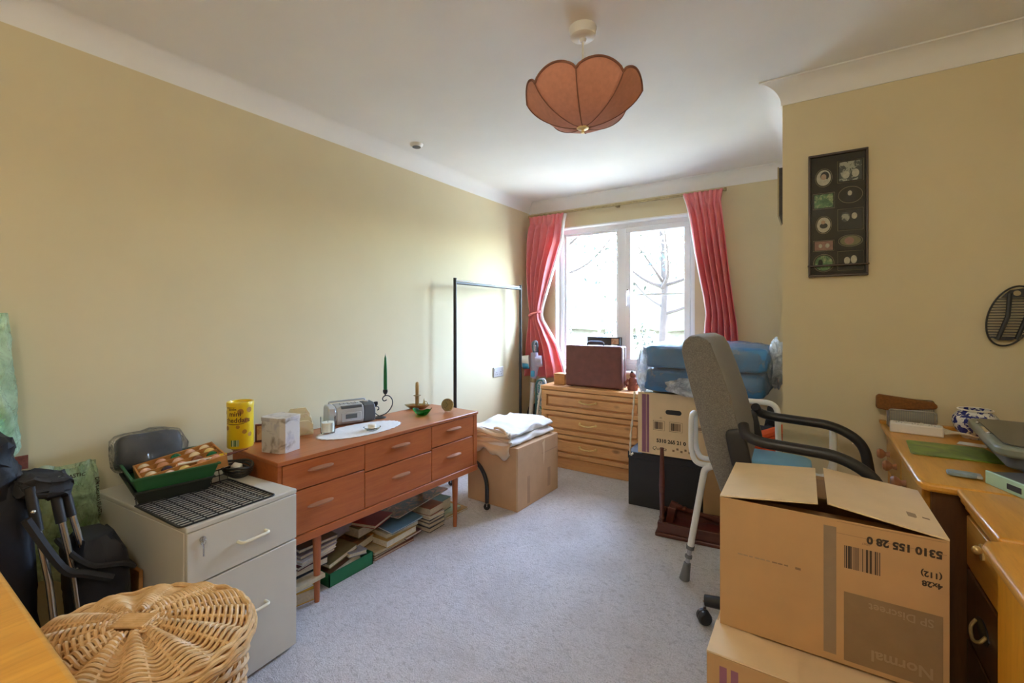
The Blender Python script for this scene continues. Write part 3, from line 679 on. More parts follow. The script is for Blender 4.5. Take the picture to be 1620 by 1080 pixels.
# clock
t = thing('desk_clock', 'small round brass clock tilted back on the sideboard end', 'clock', (-1.893, 2.140, ZS), radians(60))
Mc = Matrix.Translation((0, 0, .043)) @ Matrix.Rotation(radians(-72), 4, 'X') @ Matrix.Rotation(pi, 4, 'Y')
Mc = Matrix.Translation((0, 0, .042)) @ Matrix.Rotation(radians(76), 4, 'X')
obj('case', G().lathe([(0, -.014), (.030, -.014), (.037, -.008), (.040, .004), (.037, .010), (.033, .008), (0, .006)], 32), 'brass_dull', t, M=Mc)
obj('dial', G().lathe([(0, .0065), (.0325, .0068), (.0325, .0085), (0, .0085)], 32), 'clock_face', t, M=Mc)
for a, L_ in ((.6, .020), (2.4, .026)): obj('hand', G().box(-.001, 0, .009, .001, L_, .0096), 'black_metal', t, M=Mc @ Matrix.Rotation(a, 4, 'Z'))
obj('foot', G().tube([(0, .012, .03), (.0, .034, .002)], .003, 6), 'brass_dull', t)
obj('foot', G().tube([(-.02, -.004, .008), (.02, -.004, .008)], .003, 6), 'brass_dull', t)
for q in range(12): obj('hour_mark', G().box(-.0009, .026, .0086, .0009, .031, .0092), 'black_metal', t, M=Mc @ Matrix.Rotation(q * pi / 6, 4, 'Z'))
# ------------------------------------------------------------------ filing cabinet (origin: front-left-bottom corner, x=0 front, y along the front)
FC = thing('filing_cabinet', 'grey two-drawer filing pedestal beside the teak sideboard', 'cabinet', (-1.608, .618, 0), radians(4.6))
FW, FD, FH = .378, .640, .599
obj('carcass', G().box(-FD, 0, .012, -.018, FW, FH - .018), 'cabinet_grey', FC, bevel=.002)
obj('top', G().box(-FD, -.001, FH - .0175, .0, FW + .001, FH), 'cabinet_grey', FC, bevel=.004, seg=3)
g_h = mesh(G().tube(rounded([(0, -.048, 0), (.026, -.048, 0), (.026, .048, 0), (0, .048, 0)], .02, 6), .0055, 10), 'handle')
for z0, z1, hz in ((.414, FH - .019, .492), (.012, .408, .240)):
    d = obj('drawer', G().box(-.0175, .001, z0, 0, FW - .001, z1), 'cabinet_grey', FC, bevel=.002)
    obj('handle', g_h, 'cream_plastic', d, loc=(0, .205, hz))
lk = obj('lock', G().tube([(0, .045, .549), (.005, .045, .549)], .009, 16), 'steel', FC)
obj('key', G().box(.005, .0435, .538, .007, .0465, .556), 'steel', lk); obj('key', G().box(.004, .044, .495, .0055, .0475, .535), 'steel', lk)
obj('key_ring', G().tube([(.006, .045 + .008 * cos(q), .540 + .008 * sin(q)) for q in [2 * pi * k / 14 for k in range(14)]], .001, 5, True), 'steel', lk)
# trays on top
def tray(name, label, mat, loc, rz, w0, d0, h_, rim, cat='tray'):
    t = thing(name, label, cat, loc, rz)
    g = G(); a, b = w0, d0; k = .016
    rings = [(a - k, b - k, 0), (a, b, h_), (a + rim, b + rim, h_), (a + rim, b + rim, h_ - .006), (a - .002, b - .002, h_ - .004), (a - k - .0, b - k, .003)]
    vs = [(sx * x, sy * y, z) for x, y, z in rings for sx, sy in ((1, 1), (-1, 1), (-1, -1), (1, -1))]
    fs = [(r * 4 + i, r * 4 + (i + 1) % 4, (r + 1) * 4 + (i + 1) % 4, (r + 1) * 4 + i) for r in (0, 1, 2) for i in range(4)]
    vs2 = [(sx * x, sy * y, z) for x, y, z in ((a - k - .002, b - k - .002, .003), (a - .003, b - .003, h_)) for sx, sy in ((1, 1), (-1, 1), (-1, -1), (1, -1))]
    g.add([(sx * x, sy * y, z) for x, y, z in ((a - k, b - k, 0), (a, b, h_), (a - .003, b - .003, h_), (a - k - .002, b - k - .002, .003)) for sx, sy in ((1, 1), (-1, 1), (-1, -1), (1, -1))],
          [(r * 4 + i, r * 4 + (i + 1) % 4, (r + 1) * 4 + (i + 1) % 4, (r + 1) * 4 + i) for r in (0, 1, 2) for i in range(4)] + [(3, 2, 1, 0), (12, 13, 14, 15)])
    obj('tray_shell', g, mat, t, bevel=.002)
    g = G()
    for x0, y0, x1, y1 in ((-a - rim, -b - rim, a + rim, -b), (-a - rim, b, a + rim, b + rim), (-a - rim, -b, -a, b), (a, -b, a + rim, b)): g.box(x0, y0, h_ - .006, x1, y1, h_)
    obj('rim', g, mat, t)
    return t
RZT = radians(-9)
tray('seed_tray', 'dark plastic seed tray under the green tray', 'dark_tray', (-2.065, .728, FH), RZT, .150, .118, .050, .004)
tray('seed_tray', 'green plastic seed tray holding a wooden ball box', 'green_tray', (-2.065, .732, FH + .045), RZT, .160, .128, .055, .005)
# wooden box of golf balls, tilted inside the green tray
BB = thing('ball_box', 'shallow wooden compartment box of small balls in the green tray', 'box', (-2.015, .760, FH + .062), radians(-9))
BB.rotation_euler = (radians(9), radians(4), radians(-9))
bw, bl = .100, .130
obj('base', G().box(-bw, -bl, 0, bw, bl, .006), 'ballbox_wood', BB)
for x in (-bw, bw - .006): obj('side', G().box(x, -bl, .004, x + .006, bl, .046), 'ballbox_wood', BB, bevel=.001)
for y in (-bl, bl - .006): obj('end', G().box(-bw, y, .004, bw, y + .006, .046), 'ballbox_wood', BB, bevel=.001)
for k in range(1, 4): obj('divider', G().box(-bw + k * bw / 2 - .002, -bl, .006, -bw + k * bw / 2 + .002, bl, .044), 'ballbox_wood', BB)
BB_M = Matrix.Translation(BB.location) @ BB.rotation_euler.to_matrix().to_4x4()
ballm = {}
words_b = ['cream', 'brick red', 'salmon pink', 'near-black', 'dark green', 'yellow', 'brown', 'terracotta']
rowsn = ['row nearest the wall', 'second row from the wall', 'third row from the wall', 'row nearest the drawer fronts']
lay = [[0, 6, 4, 2, 0], [2, 2, 2, 0, 5], [0, 3, 7, 6, 5], [0, 2, 1, 2, 0]]
lay = [[0, 1, 4, 2, 0], [2, 7, 2, 0, 5], [0, 3, 1, 6, 4], [0, 2, 5, 7, 1]]
pos_n = ['first', 'second', 'third', 'fourth', 'fifth']
for r_, row in enumerate(lay):
    for k, ci in enumerate(row):
        if ci not in ballm:
            ballm[ci] = mesh(G().sphere((0, 0, 0), .0205, 16, 10), 'ball', 60); ballm[ci].materials.append(MATS['ball_%d' % ci])
        p = BB_M @ Vector((-bw + bw / 4 + r_ * bw / 2, -bl + .030 + k * .050 + rnd.uniform(-.004, .004), .0268 + rnd.uniform(0, .004)))
        T(obj('ball', ballm[ci], None, loc=tuple(p)), 'small %s ball, %s from the left in the box, %s' % (words_b[ci], pos_n[k], rowsn[r_]), 'ball', 'balls in the wooden box')
# dark cushion pack in clear wrap behind the trays
t = thing('wrapped_pack', 'dark grey folded pack in clear wrap behind the green tray', 'package', (-2.195, .715, FH + .062), radians(-8))
def pillow(a, b, c, nu=26, nv=14, seed=0, amp=.06, e=.42):
    g = G()
    def f(u, v):
        q = 2 * pi * u; p = pi * (v - .5)
        cp = math.copysign(abs(cos(p)) ** e, cos(p)); sp = math.copysign(abs(sin(p)) ** e, sin(p))
        x = a * cp * math.copysign(abs(cos(q)) ** e, cos(q)); y = b * cp * math.copysign(abs(sin(q)) ** e, sin(q)); z = c * sp
        w_ = 1 + amp * fbm(x * 18 + seed, y * 18 + z * 21, seed)
        return (x * w_, y * w_, z * w_)
    return g.grid(f, nu, nv)
obj('pack', pillow(.045, .105, .066, seed=2), 'pack_dark', t, loc=(0, 0, .066), rot=(0, radians(-18), 0))
obj('wrap', pillow(.055, .118, .076, seed=5, amp=.10), 'clear_wrap', t, loc=(0, 0, .068), rot=(0, radians(-18), 0))
obj('label', G().box(.0405, .02, .05, .0425, .07, .10), 'paper', t, rot=(0, radians(-18), 0))
# black wire rack lying on the cabinet
WR = thing('wire_rack', 'black wire grid shelf lying on the filing cabinet', 'rack', (-1.79, .752, FH + .0035), radians(2.5))
wx = mesh(G().tube([(-.155, 0, 0), (.155, 0, 0)], .0019, 6), 'wire'); wy = mesh(G().tube([(0, -.150, 0), (0, .150, 0)], .0019, 6), 'wire')
for k in range(9): obj('cross_wire', wx, 'black_metal', WR, loc=(0, -.15 + k * .0375, .002))
for k in range(17): obj('long_wire', wy, 'black_metal', WR, loc=(-.155 + k * .0194, 0, 0))
obj('rim_wire', G().tube(rounded([(-.158, -.153, 0), (.158, -.153, 0), (.158, .153, 0), (-.158, .153, 0), (-.158, -.153, 0)], .012), .0032, 8), 'black_metal', WR)
# upturned lip at the tray side
for k in range(11): obj('lip_wire', G().tube([(-.158, -.15 + .030 * k, 0), (-.172, -.148 + .030 * k, .042)], .0017, 5), 'black_metal', WR)
obj('lip_rail', G().tube([(-.172, -.153, .042), (-.172, .153, .042)], .0028, 6), 'black_metal', WR)
obj('lip_rail', G().tube([(-.165, -.153, .022), (-.165, .153, .022)], .0020, 6), 'black_metal', WR)
# coiled black cable and plug
t = thing('coiled_cable', 'coiled black cable with white plug on the cabinet by the sideboard', 'cable', (-1.985, .945, FH), 0)
R3 = random.Random(3)
for k in range(4):
    pts = [((.062 + .006 * k) * cos(q) * (1 + .1 * sin(q * 2 + k)), (.040 + .004 * k) * sin(q), .010 + .011 * k + .004 * sin(q * 3 + k)) for q in [2 * pi * i / 28 for i in range(28)]]
    obj('cable_loop', G().tube(pts, .0052, 7, True), 'black_plastic', t)
obj('plug', G().box(-.018, -.014, .03, .018, .014, .055), 'white_plastic', t, bevel=.005, rot=(.4, .2, .6))
# pencil-like sticks in the tray
t = thing('paint_brush', 'thin paint brush with a yellow band lying across the green tray', 'brush', (-1.93, .82, FH + .108), radians(76))
obj('handle', G().tube([(-.10, 0, 0), (.03, 0, .004)], .004, 8), 'white_plastic', t); obj('band', G().tube([(.03, 0, .004), (.055, 0, .005)], .009, 10), 'tin_yellow', t)
obj('bristle', G().tube([(.055, 0, .005), (.13, 0, .014)], [.006, .001], 8), 'leather', t)

# ------------------------------------------------------------------ trolley bag group
TR = thing('shopping_trolley', 'black fabric shopping trolley with steel tubes by the left wall', 'trolley', (-1.945, .285, 0), 0)
def sackbody(c, a, b, z0, z1, lean, seed, amp=.05, nu=30, nv=18, zamp=.02):
    g = G()
    def f(u, v):
        q = 2 * pi * u; e = .55; z = z0 + (z1 - z0) * v; k = min(1, .55 + 3 * v) * min(1, .6 + 2.6 * (1 - v))
        w_ = 1 + amp * fbm(q * 1.3 + seed, v * 9, seed) * 1.6
        x = c[0] + lean[0] * v + a * k * w_ * math.copysign(abs(cos(q)) ** e, cos(q)); y = c[1] + lean[1] * v + b * k * w_ * math.copysign(abs(sin(q)) ** e, sin(q))
        return (x, y, z + zamp * fbm(q * 2, v * 5, seed + 1))
    g.grid(f, nu, nv)
    g.add([f(i / nu, 1) for i in range(nu)], [tuple(range(nu))]); g.add([f(i / nu, 0) for i in range(nu)], [tuple(range(nu - 1, -1, -1))])
    return g
obj('bag', sackbody((.0, -.005, 0), .13, .085, .08, .86, (-.05, -.03), 4), 'navy_fabric', TR)
obj('flap', sackbody((-.05, -.04, 0), .135, .088, .70, .93, (-.03, -.03), 9, .06), 'navy_fabric', TR)
obj('collar', sackbody((.04, .048, 0), .085, .062, .740, .80, (0, 0), 12, .03, zamp=.012), 'black_fabric', TR, loc=(0, -.16, .022), rot=(radians(-14), 0, 0))
for y0, y1, x0 in ((.035, .105, .135), (.085, .165, .115), (.110, .215, .08)):
    obj('frame_tube', G().tube([(x0 - .02, y0, .77), (x0, (y0 + y1) / 2, .50), (x0 + .02, y1, .06)], .0085, 10), 'steel', TR)
    obj('tube_sleeve', G().tube([(x0 - .02, y0, .775), (x0 - .008, y0 + (y1 - y0) * .2, .65)], .0125, 10), 'black_plastic', TR)
obj('pouch', sackbody((.05, .205, 0), .110, .070, .22, .565, (-.02, -.015), 21, .03), 'navy_fabric', TR)
obj('pouch_rim', G().tube([(.04 + .125 * math.copysign(abs(cos(q)) ** .5, cos(q)), .195 + .076 * math.copysign(abs(sin(q)) ** .5, sin(q)), .50 - .06 * sin(q) * .9) for q in [2 * pi * k / 32 for k in range(32)]], .008, 6, True), 'black_fabric', TR)
obj('strap', G().tube(bez([(.16, .02, .70), (.17, .09, .54), (.165, .14, .50), (.17, .20, .46)], 5), .012, 6), 'black_fabric', TR)
for y, z in ((.035, .715), (.125, .515)): obj('rivet', G().sphere((.155, y, z), .006, 8, 6), 'steel', TR)
for s_ in (-1, 1): obj('wheel', G().lathe([(0, -.015), (.07, -.015), (.075, 0), (.07, .015), (0, .015)], 20), 'black_plastic', TR, loc=(s_ * .13, .17, .076), rot=(0, radians(90), 0))
# board behind
T(obj('cardboard_panel', G().box(-.08, -.006, 0, .08, .006, .405), 'ballbox_wood', loc=(-1.95, .580, 0), rot=(0, 0, radians(4.6)), bevel=.002), 'thin brown board standing between trolley and filing cabinet', 'board')
# green bags
t = thing('recycling_bag', 'pale green translucent bag with black lettering against the left wall', 'bag', (-2.225, .480, .0))
gb = G()
def bagf(u, v):
    y = -.095 + .19 * u; z = .34 + .39 * v + .012 * sin(9 * u)
    return (.012 + .055 * sin(pi * u) * (1 - .3 * v) + .012 * fbm(u * 9, v * 9, 3), y * (1 - .10 * v), z - .05 * (max(0, u - .75) / .25) ** 2 * v)
gb.grid(bagf, 26, 26); gb.grid(lambda u, v: (-.055 + .010 * fbm(u * 8, v * 7, 6), -.095 + .19 * u, .34 + .37 * v), 20, 20)
obj('bag_film', gb, 'green_plastic', t)
def onbag(dy, dz, rot=0):
    def f(c):
        yy = dy + c.x * cos(rot) - c.y * sin(rot); zz = dz + c.x * sin(rot) + c.y * cos(rot)
        u = (yy + .10) / .20; v = (zz - .34) / .39
        p = bagf(min(1, max(0, u)), min(1, max(0, v))); return Vector((p[0] + .004, yy, zz))
    return f
text('printed_words', 'NO PLASTIC', .017, 'print_black', t, None, bold=.0004, wrap=onbag(-.055, .690, -.05))
text('printed_words', 'DIM BAGIAU PLASTIG', .016, 'print_black', t, None, bold=.0004, wrap=onbag(.070, .665, radians(-86)))
t = thing('hanging_bag', 'crumpled green translucent sack hanging at the left edge', 'bag', (-2.232, .285, .745))
def sackf(u, v):
    q = 2 * pi * u; r = (.085 - .03 * v) * (1 + .13 * fbm(q * 2.2, v * 8, 2) + .06 * sin(7 * q + v * 9)); k = min(1, .45 + 5 * v)
    return (r * cos(q) * .75 * k, r * sin(q) * k, v * .52)
obj('sack_film', G().grid(sackf, 40, 30), 'green_plastic', t)
obj('contents', G().grid(lambda u, v: (lambda p: (p[0] * .8, p[1] * .8, .012 + p[2] * .3))(sackf(u, v)), 24, 10), 'mint_plastic', t)
obj('card_tag', G().box(.035, .045, .0, .041, .095, .045), 'terracotta_doll', t)

# ------------------------------------------------------------------ wicker hamper
WK = thing('wicker_hamper', 'oval wicker laundry hamper with woven lid in the foreground', 'basket', (-1.300, .395, 0), radians(33.4))
A_, B_, ZL = .243, .205, .55
def lidp(k, q, dz=0): # k radius fraction
    return (A_ * k * cos(q), B_ * k * sin(q), ZL - .012 - .035 * k * k + dz + .012)
core = .22
NST = 26
stakes = []
for i in range(NST):
    q0 = 2 * pi * (i + .5) / NST
    obj('lid_stake', G().tube([lidp(k, q0) for k in (.16, .4, .7, 1.0)], .0042, 6), 'wicker', WK)
def ring(k, ph, r, amp, n=156):
    return [Vector(lidp(k + .0 * sin(q), q, amp * cos(NST * q / 2 + ph))) for q in [2 * pi * j / n for j in range(n)]]
nr = 15
for i in range(nr):
    k = .24 + (.97 - .24) * i / (nr - 1)
    obj('lid_weaver', G().tube(ring(k, 0.0, .0041, .0085), .0046, 6, True), 'wicker', WK)
for dk, dz in ((.985, .002), (1.01, -.006), (1.03, -.016), (1.02, -.026)):
    obj('lid_border', G().tube([Vector(lidp(dk, q, dz + .003 * sin(22 * q + dk * 90))) for q in [2 * pi * j / 120 for j in range(120)]], .0062, 7, True), 'wicker', WK)
for j in range(7): obj('centre_cane', G().tube([(-.036, -.021 + j * .007, ZL + .004), (.036, -.021 + j * .007, ZL + .004)], .0040, 6), 'wicker', WK)
for s_ in (-1, 1): obj('centre_bind', G().tube([(s_ * .037, -.026, ZL + .004), (s_ * .037, .026, ZL + .004)], .0032, 6), 'wicker', WK)
for s_ in (-1, 1):
    for j in range(5):
        obj('centre_weaver', G().tube([(s_ * (.041 + .0062 * j) * 1.0 - 0 * a_, .022 * sin(a_) * (1 + .12 * j), ZL + .003 + .0022 * cos(6 * a_ + j * pi)) if False else (s_ * (.040 + .0062 * j * cos(a_)), (.024 + .003 * j) * sin(a_), ZL + .003 + .002 * cos(8 * a_ + j * pi)) for a_ in [-pi / 2 + pi * m / 14 for m in range(15)]], .0030, 5), 'wicker', WK)
NS2 = 34
for i in range(NS2):
    q = 2 * pi * i / NS2
    obj('side_stake', G().tube([(A_ * .96 * cos(q), B_ * .96 * sin(q), .495), (A_ * .88 * cos(q), B_ * .88 * sin(q), .25), (A_ * .80 * cos(q), B_ * .80 * sin(q), .01)], .0048, 6), 'wicker', WK)
for i in range(34):
    z = .02 + i * .0140; k = .80 + .16 * z / .495
    pts = [((A_ * k + .006 * cos(NS2 * q / 2 + pi * (i % 2))) * cos(q), (B_ * k + .006 * cos(NS2 * q / 2 + pi * (i % 2))) * sin(q), z) for q in [2 * pi * j / 136 for j in range(136)]]
    obj('side_weaver', G().tube(pts, .0060, 5, True), 'wicker', WK)
obj('inner_lining', G().lathe([(0, .012), (.76, .012), (.90, .49), (0, .515)], 40, sx=A_, sy=B_), 'pine', WK)

# ------------------------------------------------------------------ pine chest in the near left corner
t = thing('pine_chest', 'honey pine chest top in the near left corner of the picture', 'chest', (-1.2, -.22, 0))
obj('top', G().prism(rbox(.60, .377, 0, .05, 6), .822, .85, 'z'), 'pine_y', t, bevel=.008, seg=3)
obj('carcass', G().box(-.58, -.36, .06, .58, .352, .822), 'pine_z', t, bevel=.003)
obj('plinth', G().box(-.585, -.365, 0, .585, .358, .06), 'pine_z', t)
for k in range(3):
    d = obj('drawer', G().box(-.56, .352, .085 + k * .245, .56, .362, .315 + k * .245), 'pine', t, bevel=.004)
    for s_ in (-1, 1): obj('knob', G().sphere((s_ * .3, .374, .2 + k * .245), .014, 12, 8), 'pine_y', d)
# ------------------------------------------------------------------ things stored under the sideboard
BKN = {}
def book(label, mat, x, y, z, w_, d_, h_, rz=0, rx=0, ry=0, cat='book', name='book', group='books under the sideboard'):
    """w_ along x (into the dark), d_ along y; spine on the far -y side, pages towards +x."""
    t = thing(name, label, cat, (x, y, z), rz, group); t.rotation_euler = (rx, ry, rz)
    c = .0022 if h_ > .012 else .0008
    g = G(); g.box(-w_, -d_ / 2, 0, 0, d_ / 2, c); g.box(-w_, -d_ / 2, h_ - c, 0, d_ / 2, h_); g.box(-w_, -d_ / 2, 0, -w_ + .003, d_ / 2, h_)
    obj('cover', g, mat, t)
    obj('page_block', G().box(-w_ + .003, -d_ / 2 + .002, c, -.004, d_ / 2 - .002, h_ - c), 'pages' if h_ > .012 else 'paper', t)
    return t
# left group, behind the near leg
book('yellow card folder on the carpet beside the filing cabinet', 'cover_yellow', -1.852, 1.165, .0, .24, .125, .052, radians(-14), cat='folder', name='card_folder')
book('white paper pile on the yellow folder', 'paper', -1.868, 1.15, .052, .23, .12, .020, radians(-6), cat='papers', name='paper_pile')
T(obj('pale_slat', G().box(-1.86, 1.085, .100, -1.802, 1.228, .118), 'cover_cream', rot=(0, 0, 0), bevel=.001), 'pale wooden slat lying across the near sideboard leg', 'slat')
book('slate grey magazine above the yellow folder', 'cover_slate', -1.87, 1.165, .074, .22, .15, .016, .1, cat='magazine', name='magazine')
book('black ring binder in the near pile', 'cover_black', -1.868, 1.20, .119, .24, .17, .030, -.05, cat='binder', name='ring_binder')
book('dark red book under the loose papers', 'cover_maroon', -1.868, 1.235, .150, .22, .20, .016, .12)
for k in range(3):
    book(['thick white paper bundle on the dark red book', 'lilac paper bundle in the near pile', 'topmost grey paper bundle in the near pile'][k], ['paper', 'cover_lilac', 'cover_grey'][k], -1.864 - .012 * k, 1.245 + .006 * k, .167 + .018 * k, .22, .19, .016, .15 - .1 * k, cat='papers', name='paper_pile')
t = thing('box_file', 'green open card box full of papers under the sideboard', 'box', (-1.862, 1.415, 0))
obj('front_wall', G().box(-.004, -.125, 0, 0, .125, .062), 'green_card', t); obj('back_wall', G().box(-.25, -.125, 0, -.246, .125, .062), 'green_card', t)
obj('end_wall', G().box(-.25, -.125, 0, 0, -.121, .062), 'green_card', t); obj('end_wall', G().box(-.25, .121, 0, 0, .125, .062), 'green_card', t); obj('base', G().box(-.25, -.125, 0, 0, .125, .003), 'green_card', t)
book('brown book standing tilted in the green box', 'cover_brown', -1.88, 1.395, .02, .20, .19, .05, .05, radians(10))
book('grey folded leaflet in the green box', 'cover_grey', -1.875, 1.46, .072, .2, .10, .02, -.1, radians(-8), cat='leaflet', name='folded_leaflet')
book('dark green book lying on the brown one in the green box', 'cover_olive', -1.895, 1.395, .082, .19, .17, .022, .1, radians(8))
# crumpled pale bag
t = thing('plastic_carrier', 'crumpled white and pink carrier bag behind the green box', 'bag', (-2.08, 1.50, .20))
obj('bag_film', pillow(.05, .14, .085, seed=7, amp=.2), 'cover_lilac', t)
# middle group
ys = 1.70
book('tan flat book lowest in the middle stack', 'cover_rust', -1.868, 1.695, 0, .22, .27, .014, -.02)
book('rust red book second from the floor in the middle stack', 'cover_brown', -1.872, 1.70, .0145, .22, .29, .013, .03)
book('cream paperback third in the middle stack', 'cover_cream', -1.868, 1.66, .028, .2, .20, .014, -.04)
book('maroon book third in the middle stack, right half', 'cover_maroon', -1.858, 1.825, .028, .2, .12, .016, .05)
book('thick cream paperback bundle in the middle stack', 'cover_ochre', -1.856, 1.735, .045, .2, .22, .036, .04)
book('cream paperback lying on the thick bundle', 'cover_cream', -1.868, 1.75, .082, .2, .22, .022, -.05)
book('blue glossy magazine drooping over the middle stack', 'cover_blue', -1.850, 1.77, .108, .21, .24, .008, .05, 0, radians(6), cat='magazine', name='magazine')
book('red hardback slanting on the blue magazine', 'cover_red', -1.92, 1.665, .150, .16, .17, .018, .3)
book('cream boxed book behind the orange magazine', 'cover_olive', -1.975, 1.62, .10, .18, .17, .05, .1)
book('orange and brown picture magazine under the red hardback', 'cover_orange', -1.945, 1.565, .055, .17, .14, .04, .25, cat='magazine', name='magazine')
book('wide picture magazine with dark cover topmost on the pile', 'cover_photo', -1.885, 1.935, .168, .19, .42, .007, .02, radians(4), radians(-4), cat='magazine', name='magazine')
# right group of small books
sb_l = ['black and white paperback lowest by the far leg', 'slim grey book second in the small stack', 'black book third in the small stack', 'white paperback fourth in the small stack']
for k, (m_, hh) in enumerate((('cover_black', .026), ('cover_grey', .020), ('cover_black', .018), ('paper', .018))):
    book(sb_l[k], m_, -1.852 - .004 * k, 2.005 + .004 * k, sum((.026, .020, .018, .018)[:k]) + .0005 * k, .17, .13, hh, .03 * (-1) ** k, group='small stack by the far leg')
book('chunky red-brown book on top of the small stack', 'cover_rust', -1.87, 2.02, .086, .16, .12, .042, .08, group='small stack by the far leg')
book('teal patterned book behind the far leg', 'cover_teal', -1.935, 2.17, .03, .14, .12, .07, .1)
book('olive flat book outermost beyond the far leg', 'cover_ochre', -1.885, 2.225, 0, .2, .20, .012, -.06)
book('mint green booklet on the olive flat book', 'cover_mint', -1.90, 2.20, .0125, .19, .17, .016, .06)

# ------------------------------------------------------------------ clothes rail
t = thing('clothes_rail', 'black tubular clothes rail standing in front of the left wall', 'clothes rail', (-2.19, 2.56, 0))
LY = .897
for y in (0, LY): obj('post', G().tube([(0, y, .28), (0, y, 1.535)], .0125, 12), 'black_metal', t); obj('post_cap', G().tube([(0, y, 1.535), (0, y, 1.54)], .0135, 12), 'black_plastic', t)
obj('hanging_bar', G().tube([(0, 0, 1.505), (0, LY, 1.505)], .0105, 12), 'black_metal', t)
obj('hanging_bar', G().tube([(0, 0, 1.523), (0, LY, 1.523)], .005, 8), 'steel', t)
for y in (0, LY):
    sg = -1 if y == 0 else 1
    if y == 0: path = [(.425, -.18, .045), (.425, -.18, .20), (.33, -.155, .29), (.10, -.13, .298), (0, 0, .30), (-.05, .02, .22), (-.055, .02, .05)]
    else: path = [(.085, .02, .03), (.085, .02, .2), (.05, .01, .29), (0, 0, .30), (-.05, -.0, .22), (-.055, 0, .05)]
    path = [(p[0], p[1] + y, p[2]) for p in path]
    obj('foot_tube', G().tube(rounded(path, .07, 6), .0135, 12), 'black_metal', t)
    for p in (path[0], path[-1]):
        c_ = obj('castor', G().lathe([(0, -.011), (.020, -.011), (.022, 0), (.020, .011), (0, .011)], 16), 'black_plastic', t, loc=(p[0], p[1], .022), rot=(radians(90), 0, .5))
        obj('castor_fork', G().tube([(p[0], p[1], .022), (p[0], p[1], .06)], .012, 10), 'steel', t)
# ------------------------------------------------------------------ socket
t = thing('wall_socket', 'steel double socket plate low on the left wall', 'socket', (XL, 3.262, .775))
obj('plate', G().box(0, -.075, -.043, .009, .075, .043), 'socket_metal', t, bevel=.003)
for s_ in (-1, 1):
    obj('switch', G().box(.009, s_ * .055 - .007, .008, .013, s_ * .055 + .007, .03), 'white_plastic', t, bevel=.001)
    for dy, dz in ((0, -.002), (-.012, -.022), (.012, -.022)): obj('pin_slot', G().box(.0088, s_ * .030 + dy - .003, dz - .004, .0094, s_ * .030 + dy + .003, dz + .004), 'black_plastic', t)
# ------------------------------------------------------------------ big carton with duvet
t = thing('moving_carton', 'large closed brown carton under the white quilt', 'carton', (-1.575, 2.452, 0), radians(-2))
obj('carton_body', G().box(-.42, 0, 0, 0, .520, .408), 'cardboard_pink', t, bevel=.004)
obj('front_seam', G().box(-.012, -.0008, 0, -.002, .0, .404), 'cardboard_edge', t)
obj('tape_strip', G().box(0, .115, .02, .0009, .145, .20), 'tape', t); obj('tape_strip', G().box(0, .375, .06, .0009, .41, .19), 'tape', t)
g = G(); g.add([(.0012, .30, .38), (.0012, .315, .33), (.0012, .335, .40), (.0012, .325, .26), (.0012, .318, .22)], [(0, 1, 2), (1, 3, 2), (1, 4, 3)]); obj('torn_patch', g, 'cardboard_light', t, fix=False)
obj('tape_strip', G().box(.0, .30, .305, .0009, .50, .312), 'tape', t)
DV = thing('folded_quilt', 'folded white quilt with a cream bound edge on the carton', 'quilt', (-1.80, 2.69, .408), radians(-2))
def slab(x0, x1, y0, y1, z0, z1, seed, amp=.012, nu=40, nv=30):
    g = G()
    def f(u, v):
        # loop cross-section in v around, u along y
        y = y0 + (y1 - y0) * u; q = 2 * pi * v
        cx = (x0 + x1) / 2; hx = (x1 - x0) / 2; cz = (z0 + z1) / 2; hz = (z1 - z0) / 2
        x = cx + hx * math.copysign(abs(cos(q)) ** .45, cos(q)); z = cz + hz * math.copysign(abs(sin(q)) ** .7, sin(q))
        if z > cz: z += amp * (fbm(x * 9 + seed, y * 8, seed) + .4 * sin(x * 40 + y * 13))
        x += .012 * fbm(y * 10, z * 20, seed)
        return (x, y + .012 * fbm(x * 10, z * 30, seed + 2) * (1 if .02 < u < .98 else .8), z)
    g.grid(f, nu, nv)
    g.add([f(0, j / nv) for j in range(nv)], [tuple(range(nv))]); g.add([f(1, j / nv) for j in range(nv)], [tuple(range(nv - 1, -1, -1))])
    return g
obj('lower_fold', slab(-.20, .205, -.25, .27, .0, .052, 1), 'duvet', DV)
obj('upper_fold', slab(-.20, .195, -.245, .275, .050, .106, 5, .016), 'duvet', DV)
# cream ends of the layers hanging over the near edge of the carton
for k in range(4):
    def eg(u, v, k=k):
        x = -.21 + .40 * u; drop = (.045 + .02 * sin(9 * u + k) + .012 * sin(23 * u + 2 * k)) if k == 0 else .0
        z = .012 + .024 * k + .010 * sin(7 * u + k * 1.9)
        return (x, -.235 - .026 * sin(pi * min(1, v * 1.0)) - .018 * v * (1 if k == 0 else .3) - .004 * k, z + .012 * (1 - v) - (.02 + drop) * v)
    obj('bound_edge', G().grid(eg, 30, 6), 'duvet_edge', DV, solid=.006)
obj('turned_corner', G().tube(bez([(.06, -.245, .112), (.10, -.262, .122), (.15, -.262, .108), (.165, -.258, .07), (.13, -.258, .052)], 6), .009, 8), 'duvet_edge', DV)

